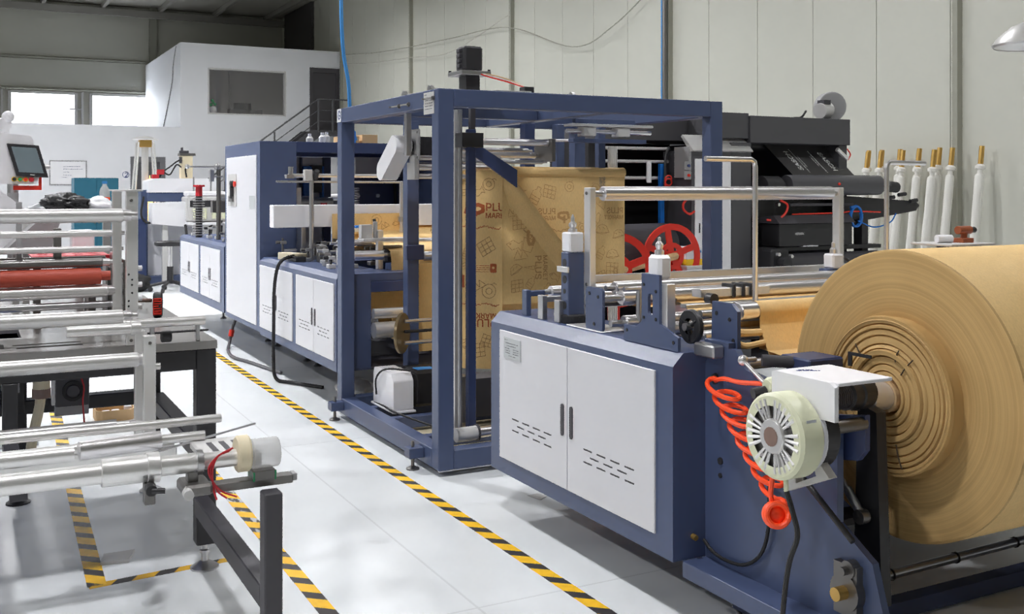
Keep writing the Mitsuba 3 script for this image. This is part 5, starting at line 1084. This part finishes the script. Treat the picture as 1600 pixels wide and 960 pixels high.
# rollers:  right end x, y, z, radius, material
ROLLS = [(.527, 4.155, 1.395, .026, 'm_alu'), (.527, 4.155, 1.014, .027, 'm_alu'), (.547, 4.66, 1.308, .014, 'm_alu'), (.542, 4.66, 1.243, .013, 'm_alu'), (.51, 4.66, 1.187, .019, 'm_dsteel'),
         (.53, 4.66, 1.068, .027, 'm_alu'), (.542, 4.66, 1.011, .015, 'm_steel'), (.549, 3.92, .885, .026, 'm_alu'), (.52, 3.92, .657, .014, 'm_alu')]
for x, y, z, r, m_ in ROLLS:
    k = part(M, 'roller', lathe([(0, 0), (r - .003, 0), (r, .003), (r, x - AL - .003), (r - .003, x - AL), (0, x - AL)], (AL, y, z), (1, 0, 0), 28), m_)
    part(k, 'roller_end', lathe([(0, 0), (r * .82, 0), (r * .82, .028), (r * .6, .03), (r * .6, .05), (0, .05)], (x, y, z), (1, 0, 0), 20), 'm_chrome')
part(M, 'rubber_roller', lathe([(0, 0), (.033, 0), (.035, .003), (.035, .502 - AL), (.02, .505 - AL), (.02, .54 - AL), (0, .54 - AL)], (AL, 4.66, 1.131), (1, 0, 0), 32), 'm_roller_red', 'dull red rubber roller')
part(M, 'spacer_roller', lathe([(0, 0), (.019, 0), (.02, .002), (.02, .21), (.026, .212), (.026, .245), (0, .245)], (.315, 3.95, .993), (1, 0, 0), 24), 'm_alu')
# red perforated guard
gd = part(M, 'guard_plate', ext(sbox(.25, 4.85, .56, 5.25).difference(unary_union([rrect(.28 + .07 * i, 4.90 + .1 * j, .32 + .07 * i, 4.93 + .1 * j, .01) for i in range(4) for j in range(3)])), 'z', 1.2, 1.206), 'm_red_dark', 'red perforated guard plate', smooth=False)
part(gd, 'guard_lip', box(.25, .56, 4.85, 4.856, 1.17, 1.206), 'm_red_dark'); part(gd, 'guard_bracket', box(.56, .60, 4.86, 5.0, 1.14, 1.2), 'm_red_dark'); part(gd, 'guard_post', box(.50, .53, 5.1, 5.13, .90, 1.2), 'm_dsteel'); part(gd, 'guard_post', box(.27, .30, 5.1, 5.13, .90, 1.2), 'm_dsteel')
# bearings behind the uprights
for i, (x, z0, z1) in enumerate(((.53, .90, 1.20), (.545, .90, 1.16), (.56, .92, 1.22), (.60, .95, 1.19))): part(M, 'bearing_plate', box(x, x + .008, 4.72, 4.85, z0, z1, .002), 'm_dsteel' if i % 2 else 'm_steel')
part(M, 'collar', lathe([(0, 0), (.018, 0), (.018, .02), (0, .02)], (.50, 4.7, 1.135), (1, 0, 0), 18), 'm_chrome')
for z in (1.15, 1.02, .985, 1.08): part(M, 'shaft_end', lathe([(0, 0), (.028, 0), (.028, .04), (.012, .045), (.012, .09), (0, .09)], (.59, 4.75, z), (1, 0, 0), 18), 'm_plastic' if z > 1.0 else 'm_alu')
# white and grey sheet hoppers and brackets
part(M, 'hopper', ext([(.16, 1.205), (.36, 1.205), (.40, 1.34), (.30, 1.34)], 'y', 5.35, 5.6), 'm_grey', 'grey sheet metal hopper', smooth=False)
part(M, 'side_panel', ext([(-.6, 1.21), (.29, 1.21), (.33, 1.385), (-.6, 1.385)], 'y', 5.62, 5.63), 'm_plastic', 'white sheet panel', smooth=False)
part(M, 'slant_cover', ext([(-.5, 1.385), (.29, 1.37), (.16, 1.48), (.07, 1.56), (-.5, 1.56)], 'y', 5.64, 5.66), 'm_plastic', 'white slanting cover', smooth=False)
part(M, 'drive_box', box(.44, .535, 5.2, 5.35, 1.215, 1.30, .006), 'm_plastic'); part(M, 'drive_stand', cat(box(.46, .49, 5.22, 5.3, .90, 1.215), box(.5, .52, 5.22, 5.3, .90, 1.215)), 'm_lgrey'); part(M, 'hopper_stand', box(.2, .23, 5.5, 5.53, .90, 1.21), 'm_lgrey'); part(M, 'hopper_stand', box(-.4, -.37, 5.5, 5.63, .9, 1.22), 'm_lgrey'); part(M, 'hopper_stand', box(.25, .28, 5.6, 5.66, .9, 1.38), 'm_lgrey')
part(M, 'guide_post', box(.185, .207, 4.70, 4.72, 1.16, 1.44), 'm_grey'); part(M, 'guide_post', box(.325, .355, 4.70, 4.73, 1.17, 1.33), 'm_dsteel'); part(M, 'post_bar', box(AL, .53, 4.725, 4.74, 1.19, 1.21), 'm_dsteel')
part(M, 'shelf', box(-.9, .74, 5.68, 6.35, 1.372, 1.385, .002), 'm_plastic', 'white shelf behind the top roller'); part(M, 'shelf_post', box(.66, .70, 6.0, 6.04, .90, 1.372), 'm_lgrey'); part(M, 'shelf_post', box(-.85, -.81, 6.0, 6.04, .9, 1.372), 'm_lgrey')
# long bars of the lower unwind unit
part(M, 'lower_beam', box(AL, .62, 3.56, 3.64, .585, .645, .003), 'm_alu', 'grey aluminium beam'); part(M, 'lower_carrier', box(.12, .17, 3.5, 4.17, .545, .585), 'm_char'); part(M, 'carrier_hanger', box(.12, .17, 4.17, 4.245, .545, .79), 'm_black'); part(M, 'lower_carrier', box(AL, AL + .05, 3.5, 4.17, .545, .585), 'm_char'); part(M, 'carrier_hanger', box(AL, AL + .05, 4.17, 4.245, .545, .79), 'm_black')
for x1, y, z, r, m_ in ((.771, 3.60, .716, .0145, 'm_alu'), (.707, 3.55, .675, .016, 'm_alu'), (.45, 3.72, .70, .021, 'm_steel'), (.30, 3.50, .672, .024, 'm_alu')):
    part(M, 'guide_bar', lathe([(0, 0), (r, 0), (r, x1 - AL), (0, x1 - AL)], (AL, y, z), (1, 0, 0), 24), m_)
part(M, 'bar_sleeve', cyl((.315, 3.5, .678), (.56, 3.52, .682), .03), 'm_chrome'); part(M, 'thin_rod', cyl((.5, 3.45, .655), (.96, 3.9, .617), .004), 'm_steel')
wd = part(M, 'web_detector', box(.66, .84, 3.36, 3.56, .632, .66, .006), 'm_lgrey', 'flat grey sensor head with slots')
for k in range(3): part(wd, 'slot', box(.70 + .04 * k, .718 + .04 * k, 3.37, 3.5, .659, .6612, 0), 'm_char')
part(wd, 'lens', sph((.80, 3.40, .662), .012, 1), 'm_chrome'); part(wd, 'bracket', box(.80, .86, 3.40, 3.56, .585, .632), 'm_dsteel')
# unwind spindle with its expanding sleeve
spn = part(M, 'unwind_spindle', lathe([(0, 0), (.030, 0), (.030, .345 - AL), (.040, .347 - AL), (.040, .47 - AL), (.044, .472 - AL), (.044, .505 - AL), (.029, .51 - AL), (.029, .62 - AL), (.025, .63 - AL), (.025, .73 - AL), (0, .73 - AL)], (AL, 3.2, .678), (1, 0, 0), 36), 'm_alu', 'long silver unwind spindle')
part(spn, 'flange', lathe([(0, 0), (.05, 0), (.055, .005), (.055, .035), (.05, .04), (0, .04)], (.73, 3.2, .688), (1, 0, 0), 32), 'm_beige'); part(spn, 'collar', lathe([(.025, 0), (.036, 0), (.036, .018), (.025, .018)], (.612, 3.2, .678), (1, 0, 0), 24), 'm_steel')
part(spn, 'end_cap', lathe([(.04, 0), (.045, .004), (.045, .08), (.042, .084), (0, .084)], (.775, 3.2, .683), (1, 0, 0), 32), 'm_clearcap', 'cloudy plastic end cap')
for k in range(3): part(spn, 'red_wire', tube([(.70 + .006 * k, 3.16, .71 + .004 * k), (.665, 3.15, .70), (.65 - .006 * k, 3.15, .66), (.655 + .008 * k, 3.155, .60), (.66 + .03 * k, 3.14, .575)], .003, 6), 'm_red_dark')
pb = part(M, 'pillow_block', cat(box(.585, .615, 3.18, 3.22, .62, .655), box(.565, .65, 3.14, 3.26, .590, .625, .008)), 'm_dsteel', 'cast pillow block'); part(pb, 'pillow_nose', cyl((.575, 3.14, .608), (.575, 3.11, .606), .015), 'm_lgrey')
lr2 = part(M, 'slide_rail', box(.60, .90, 3.175, 3.225, .585, .61, .002), 'm_dsteel', 'linear rail'); part(lr2, 'rail_end', box(.90, .915, 3.18, 3.22, .59, .612), 'm_grey'); part(lr2, 'rail_carriage', box(.775, .845, 3.165, 3.235, .607, .637, .003), 'm_dsteel'); part(lr2, 'green_wiper', cat(box(.775, .78, 3.164, 3.236, .606, .634), box(.84, .845, 3.164, 3.236, .606, .634)), 'm_green')
part(M, 'knob', cat(cyl((.475, 3.16, .63), (.475, 3.13, .628), .016), cyl((.475, 3.13, .628), (.51, 3.12, .627), .008)), 'm_black'); part(M, 'knob_arm', box(.46, .49, 3.16, 3.2, .58, .64), 'm_dsteel')
# tube across the front edge of the table and the black knob
tp = part(M, 'top_tube', lathe([(0, 0), (.018, 0), (.018, .30), (0, .30)], (.525, 4.14, .985), (1, 0, 0), 24), 'm_alu', 'bright tube above the table corner'); part(M, 'clamp_rod', box(.62, .85, 4.19, 4.2, .935, .943), 'm_black'); part(M, 'clamp_rod_post', cat(box(.63, .645, 4.18, 4.21, .90, .968), box(.80, .815, 4.18, 4.21, .90, .968)), 'm_steel')
kn = part(M, 'black_knob', lathe([(0, 0), (.019, 0), (.022, .004), (.022, .034), (.019, .038), (0, .038)], (.665, 4.16, .928), (1, 0, 0), 18), 'm_black')
# electronics below the table
fn = part(M, 'fan_box', box(.365, .51, 5.18, 5.26, .495, .80, .004), 'm_char', 'black box with a round fan'); part(fn, 'fan_ring', lathe([(.032, 0), (.046, 0), (.046, .012), (.032, .012), (.032, 0)], (.44, 5.17, .565), (0, 1, 0), 28), 'm_rubber'); part(fn, 'fan_hub', lathe([(0, 0), (.026, 0), (.03, .004), (0, .01)], (.44, 5.168, .565), (0, 1, 0), 24), 'm_char')
part(fn, 'red_wire', tube([(.47, 5.17, .64), (.485, 5.16, .58), (.48, 5.16, .52), (.485, 5.16, .44), (.49, 5.16, .36)], .004, 6), 'm_red_dark'); part(fn, 'mounting_plate', box(.365, .51, 5.2, 5.24, .45, .495), 'm_grey')
cs = part(M, 'control_chassis', box(-.6, .245, 5.3, 5.44, .46, .80, .004), 'm_black', 'black control chassis with cables'); part(cs, 'heat_sink', cat([box(.10 + .022 * k, .112 + .022 * k, 5.27, 5.3, .56, .78, 0) for k in range(6)]), 'm_grey')
for k in range(5): part(cs, 'cable', tube([(-.1, 5.26, .6 - .03 * k), (.05 + .01 * k, 5.24, .62 - .02 * k), (.15, 5.24, .57 - .015 * k), (.20, 5.26, .5 - .01 * k)], .006, 6), 'm_rubber')
part(M, 'drain_pipe', cat(cyl((.30, 5.05, .60), (.30, 5.05, .80), .035), tube([(.30, 5.05, .60), (.29, 5.05, .52), (.265, 5.05, .40), (.25, 5.05, .28)], .022, 10)), 'm_beige', 'pale plastic pipe'); part(M, 'pipe_clamp', cyl((.30, 5.05, .57), (.30, 5.05, .61), .038), 'm_brown'); part(M, 'white_strut', box(.345, .36, 5.1, 5.14, .52, .80), 'm_plastic')
# ---- things on the machine
t = thing('measuring_wheel', 'small black wheel with a ribbed red face standing on the table beside the uprights', 'wheel')
part(t, 'tyre', lathe([(0, 0), (.05, 0), (.06, .006), (.06, .034), (.05, .04), (0, .04)], (.765, 5.0, .96), (1, -.2, 0), 32), 'm_rubber')
part(t, 'rib', cat([box(.758, .792, 4.936, 4.945, .925 + .011 * k, .931 + .011 * k, 0) for k in range(7)]), 'm_red', 'red ribs', False, 'stuff'); part(t, 'arm', tube([(.76, 5.02, .98), (.70, 4.99, .985), (.66, 4.9, .99)], .009, 8), 'm_brown'); part(t, 'red_face', box(.756, .794, 4.943, 4.95, .92, .995), 'm_red')
t = thing('touch_panel', 'white operator panel with tilted black touch screen and four push buttons, at left edge', 'control panel')
part(t, 'panel_body', ext([(.16, 1.52), (.37, 1.52), (.40, 1.59), (.345, 1.80), (.16, 1.82)], 'y', 6.7, 6.9), 'm_plastic', smooth=False)
so, su, sv = np.array([.285, 6.695, 1.565]), np.array([.93, -.0, -.05]), np.array([-.28, 0, 1])
fr = part(t, 'touch_screen', plane_map(box(-.02, .15, .0, .195, 0, .02, .003), so, su, sv), 'm_black', 'black framed touch screen'); part(fr, 'glass', plane_map(box(.0, .132, .025, .178, .0195, .0215, 0), so, su, sv), 'm_screen', smooth=False); part(fr, 'logo_bar', plane_map(box(.055, .08, .009, .015, .0198, .0212, 0), so, su, sv), 'm_lgrey', smooth=False)
for k, (m_, nm) in enumerate((('m_black', 'black'), ('m_green', 'green'), ('m_red', 'red'), ('m_red_dark', 'red mushroom'))):
    b_ = part(t, 'push_button', lathe([(0, 0), (.014, 0), (.014, .012), (0, .012)], (.253 + .03 * k, 6.7, 1.548 - .001 * k), (0, -1, 0), 16), 'm_yellow'); part(b_, 'button_cap', cyl((.253 + .03 * k, 6.688, 1.548 - .001 * k), (.253 + .03 * k, 6.672 - .01 * (k == 3), 1.548 - .001 * k), .010 + .004 * (k == 3), n=14), m_)
part(t, 'red_guard', ext(Polygon([(.25, 1.485), (.40, 1.485), (.40, 1.575), (.385, 1.575), (.385, 1.51), (.25, 1.51)]), 'y', 6.72, 6.74), 'm_red'); part(t, 'side_knob', lathe([(0, 0), (.022, 0), (.022, .02), (.014, .022), (.014, .05), (0, .05)], (.40, 6.78, 1.62), (1, 0, 0), 18), 'm_chrome')
part(t, 'hinge', cat(cyl((.20, 6.8, 1.82), (.20, 6.8, 1.85), .03), cyl((.21, 6.78, 1.87), (.18, 6.84, 1.87), .04), sph((.225, 6.8, 1.915), .035, 2)), 'm_plastic'); part(t, 'stand', cat(cyl((.25, 6.8, 1.46), (.25, 6.8, 1.52), .03), box(.22, .28, 6.77, 6.83, 0, 1.47), box(.12, .38, 6.65, 6.95, 0, .02)), 'm_steel')
thing('machine_post', 'dark brown upright edge of a machine at the left border of the photo', 'post', None, box(.10, .14, 6.4, 6.5, 0, 1.93), 'm_brown')
t = thing('black_bag', 'crumpled black plastic bag lying on the white shelf in front of the teal cabinet', 'bag', None, (lambda m: (setattr(m, 'vertices', np.maximum(m.vertices * np.array([.11, .16, .055]) * (1 + .7 * (meshkit.fbm(m.vertices * 3.1, 4, 3)[:, None] - .5)), [-9, -9, -.028]) + np.array([.475, 6.0, 1.413])), m)[1])(trimesh.creation.icosphere(4, 1.0)), 'm_rubber', True)
thing('white_rag', 'white crumpled rag on the shelf right of the black bag', 'rag', None, (lambda m: (setattr(m, 'vertices', np.maximum(m.vertices * np.array([.075, .14, .045]) * (1 + .6 * (meshkit.fbm(m.vertices * 2.1, 4, 8)[:, None] - .5)), [-9, -9, -.02]) + np.array([.635, 6.05, 1.405])), m)[1])(trimesh.creation.icosphere(3, 1.0)), 'm_plastic', True)
thing('clear_folder', 'pale green plastic folder lying on the shelf left of the black bag', 'folder', None, ext([(.30, 1.386), (.34, 1.386), (.42, 1.425), (.52, 1.428), (.52, 1.436), (.40, 1.436), (.30, 1.39)], 'y', 6.10, 6.3), 'm_tag')
t = thing('water_bottle', 'small clear plastic water bottle with a blue cap on the shelf before the teal cabinet', 'bottle')
part(t, 'bottle_body', lathe([(0, 0), (.026, 0), (.028, .01), (.028, .09), (.022, .11), (.012, .125), (.012, .135), (0, .135)], (.69, 6.2, 1.385), (0, 0, 1), 20), 'm_tag'); part(t, 'cap', cyl((.69, 6.2, 1.52), (.69, 6.2, 1.535), .014, n=14), 'm_bluehose'); part(t, 'bottle_label', lathe([(.0283, .02), (.0288, .021), (.0288, .06), (.0283, .061)], (.69, 6.2, 1.385), (0, 0, 1), 20), 'm_orange')
t = thing('parts_tray', 'torn brown cardboard tray with small white parts on the floor under the rollers', 'tray')
part(t, 'tray_wall', ext(rrect(.74, 7.1, .98, 7.36, .06).difference(rrect(.747, 7.107, .973, 7.353, .055)), 'z', 0.0, .07), 'm_card'); part(t, 'tray_floor', ext(rrect(.745, 7.105, .975, 7.355, .055), 'z', 0.001, .006), 'm_card')
for k, (x, y) in enumerate(((.79, 7.2), (.84, 7.15), (.92, 7.18))): part(t, 'loose_part', box(x, x + .045, y, y + .04, .006, .05 + .012 * k), 'm_white')
thing('floor_plate', 'thin grey metal plate lying on the floor inside the tape corner', 'plate', None, ext([(.475, 4.42), (.58, 4.40), (.62, 4.52), (.5, 4.52)], 'z', .001, .012), 'm_lgrey')

# ================================================================== things at the far end of the hall
t = thing('teal_cabinet', 'tall teal steel cabinet standing in front of the whiteboard', 'cabinet')
part(t, 'carcass', box(1.72, 2.46, 20.0, 20.6, .05, 1.67, .006), 'm_teal'); part(t, 'plinth', box(1.74, 2.44, 20.02, 20.58, 0, .05), 'm_black')
for x0, x1, h in ((1.73, 2.088, 2.05), (2.092, 2.45, 2.12)):
    d = part(t, 'door', box(x0, x1, 19.985, 20.0, .08, 1.65, .004), 'm_teal'); part(d, 'handle', box(h, h + .02, 19.965, 19.985, .85, 1.0), 'm_dsteel')
t = thing('pyramid_heater', 'tall glass pyramid patio heater with an orange flame inside', 'patio heater')
cx, cy = 2.77, 19.0
part(t, 'base_box', box(cx - .24, cx + .24, cy - .24, cy + .24, .03, .75, .01), 'm_lgrey'); part(t, 'hat', lathe([(.22, 0), (.225, .01), (.1, .06), (0, .07), (0, .05), (.1, .045), (.21, .0)], (cx, cy, 2.32), (0, 0, 1), 28), 'm_alu')
for sx in (-1, 1):
    for sy in (-1, 1): part(t, 'edge_bar', cyl((cx + sx * .24, cy + sy * .24, .75), (cx + sx * .12, cy + sy * .12, 2.28), .018, n=10), 'm_alu')
part(t, 'burner_head', box(cx - .1, cx + .1, cy - .1, cy + .1, 2.2, 2.32), 'm_brass'); part(t, 'glass_tube', cyl((cx, cy, .8), (cx, cy, 2.2), .06), 'm_lgrey'); part(t, 'caster_plate', box(cx - .22, cx + .22, cy - .22, cy + .22, 0, .03), 'm_black')
for s_, y_ in ((-1, 0), (1, 0), (0, -1)):
    part(t, 'side_sheet', tm([(cx + s_ * .23 + (0 if s_ else -.2), cy + y_ * .23 + (0 if y_ else -.2), .8), (cx + s_ * .23 + (0 if s_ else .2), cy + y_ * .23 + (0 if y_ else .2), .8), (cx + s_ * .12 + (0 if s_ else .1), cy + y_ * .12 + (0 if y_ else .1), 2.25), (cx + s_ * .12 + (0 if s_ else -.1), cy + y_ * .12 + (0 if y_ else -.1), 2.25)], [[0, 1, 2], [0, 2, 3]]), 'm_clear', smooth=False)
k = fresh(t + '__flame')
scene[k] = {**mikit.ply(lathe([(0, 0), (.05, .05), (.075, .2), (.05, .42), (.06, .55), (.03, .75), (0, .9)], (cx + .06, cy - .13, .82), (0, 0, 1), 14), 'm_orange', smooth=True), 'emitter': {'type': 'area', 'radiance': rgb((3.2, 1.9, .55))}}
# white sealing machine on its blue stand, lab stool
Q_ = thing('sealing_machine', 'white machine with blue columns and a control box beyond the folding table', 'machine')
part(Q_, 'top_cover', ext([(2.50, 1.42), (3.55, 1.42), (3.55, 1.64), (2.62, 1.64), (2.50, 1.60)], 'y', 16.8, 17.4), 'm_plastic', 'white top cover', smooth=False); part(Q_, 'blue_band', box(2.5, 3.55, 16.82, 17.4, 1.28, 1.42), 'm_blue'); part(Q_, 'column', box(2.42, 2.52, 17.0, 17.3, .05, 1.46), 'm_blue'); part(Q_, 'column', box(3.45, 3.55, 17.0, 17.3, .05, 1.42), 'm_blue'); part(Q_, 'base', box(2.36, 3.7, 16.9, 17.6, 0, .12), 'm_blue')
part(Q_, 'blue_column', box(2.25, 2.44, 16.6, 16.9, .02, 1.02), 'm_blue_deep'); part(Q_, 'white_skirt', box(2.52, 3.45, 17.1, 17.15, .12, .98), 'm_white'); part(Q_, 'control_box', ext([(2.50, .95), (2.96, .90), (3.0, .97), (3.0, 1.28), (2.50, 1.26)], 'y', 16.4, 16.8), 'm_plastic', smooth=False); part(Q_, 'box_arm', box(2.66, 2.74, 16.5, 16.58, .02, .95), 'm_lgrey')
hd = part(Q_, 'head_unit', box(2.98, 3.62, 16.3, 16.75, .98, 1.36, .02), 'm_lgrey', 'pale head unit with nozzles'); part(hd, 'slot', box(3.03, 3.58, 16.29, 16.31, 1.2, 1.30), 'm_black'); part(Q_, 'head_stand', box(3.2, 3.5, 16.5, 16.7, .02, .98), 'm_lgrey')
for k in range(4): part(hd, 'nozzle', cat(cyl((3.10 + .14 * k, 16.27, 1.15), (3.10 + .14 * k, 16.3, 1.15), .035), cyl((3.10 + .14 * k, 16.27, 1.02), (3.10 + .14 * k, 16.27, 1.12), .03)), 'm_cream')
part(hd, 'tray', box(2.98, 3.62, 16.2, 16.75, .93, .97), 'm_plastic'); part(hd, 'rim', box(3.0, 3.58, 16.35, 16.7, 1.36, 1.44, .02), 'm_plastic')
for x in (3.12, 3.38, 3.62): part(Q_, 'thin_rod', cyl((x, 16.5, 1.36), (x, 16.5, 1.66), .012), 'm_steel')
part(Q_, 'air_column', box(3.02, 3.2, 17.0, 17.15, 1.64, 2.0), 'm_beige'); part(Q_, 'column_cap', box(3.0, 3.24, 16.98, 17.17, 2.0, 2.04), 'm_dsteel'); part(Q_, 'valve', cat(box(2.99, 3.03, 16.95, 17.0, 1.88, 1.98), box(3.0, 3.14, 17.0, 17.06, 2.04, 2.08), cyl((3.04, 17.03, 2.08), (3.04, 17.03, 2.13), .02)), 'm_char')
for a_ in (0, .12): part(Q_, 'hose', tube([(3.02, 16.97, 1.94 - a_), (2.94, 16.95, 1.90 - a_ * .4), (2.84, 16.95, 1.82 - a_), (2.74, 16.98, 1.74), (2.70, 17.0, 1.66)], .012, 8), 'm_rubber')
part(Q_, 'hose', tube([(3.12, 16.97, 1.84), (3.08, 16.95, 1.78), (3.1, 16.97, 1.66)], .012, 8), 'm_rubber'); part(Q_, 'red_valve', cat(box(2.66, 2.76, 16.95, 17.05, 1.70, 1.78), box(2.58, 2.68, 16.95, 17.05, 1.64, 1.70)), 'm_red_dark')
part(Q_, 'hose', tube([(2.96, 16.3, .93), (2.98, 16.2, .75), (3.12, 16.15, .66), (3.28, 16.15, .72), (3.34, 16.25, .93)], .02, 8), 'm_rubber'); part(Q_, 'hose', tube([(2.4, 16.58, 1.36), (2.36, 16.56, 1.1), (2.42, 16.56, .98), (2.48, 16.5, .96)], .016, 8), 'm_rubber')
t = thing('lab_stool', 'black stool with chrome post and five legs on casters in front of the white machine', 'stool')
cx, cy = 2.62, 15.6
part(t, 'seat', lathe([(0, 0), (.2, 0), (.22, .02), (.22, .05), (.2, .065), (0, .06)], (cx, cy, .66), (0, 0, 1), 28), 'm_black'); part(t, 'post', cyl((cx, cy, .14), (cx, cy, .66), .03), 'm_chrome'); part(t, 'post_cover', cyl((cx, cy, .12), (cx, cy, .36), .045), 'm_black')
for k in range(5):
    a = k * 2 * math.pi / 5 + .4; ex, ey = cx + .27 * math.cos(a), cy + .27 * math.sin(a)
    l = part(t, 'leg', cyl((cx, cy, .15), (ex, ey, .09), .022, n=10), 'm_black'); part(l, 'caster', cyl((ex - .015 * math.sin(a), ey + .015 * math.cos(a), .035), (ex + .015 * math.sin(a), ey - .015 * math.cos(a), .035), .035, n=14), 'm_black')
thing('black_sack', 'dark heap of a black sack lying on the floor beside the blue column', 'sack', None, (lambda m: (setattr(m, 'vertices', np.maximum(m.vertices * np.array([.30, .3, .16]) * (1 + .6 * (meshkit.fbm(m.vertices * 2.4, 4, 5)[:, None] - .5)), [-9, -9, -.12]) + np.array([2.1, 15.9, .121])), m)[1])(trimesh.creation.icosphere(3, 1.0)), 'm_rubber', True)
t = thing('white_crate', 'small white steel stand behind the silver uprights', 'stand'); part(t, 'stand_top', box(.98, 1.16, 9.0, 9.5, .60, .66), 'm_plastic'); part(t, 'stand_leg', cat(box(1.0, 1.03, 9.02, 9.05, 0, .6), box(1.11, 1.14, 9.02, 9.05, 0, .6), box(1.0, 1.03, 9.44, 9.47, 0, .6), box(1.11, 1.14, 9.44, 9.47, 0, .6)), 'm_lgrey')
scene = {k: v for k, v in scene.items()}
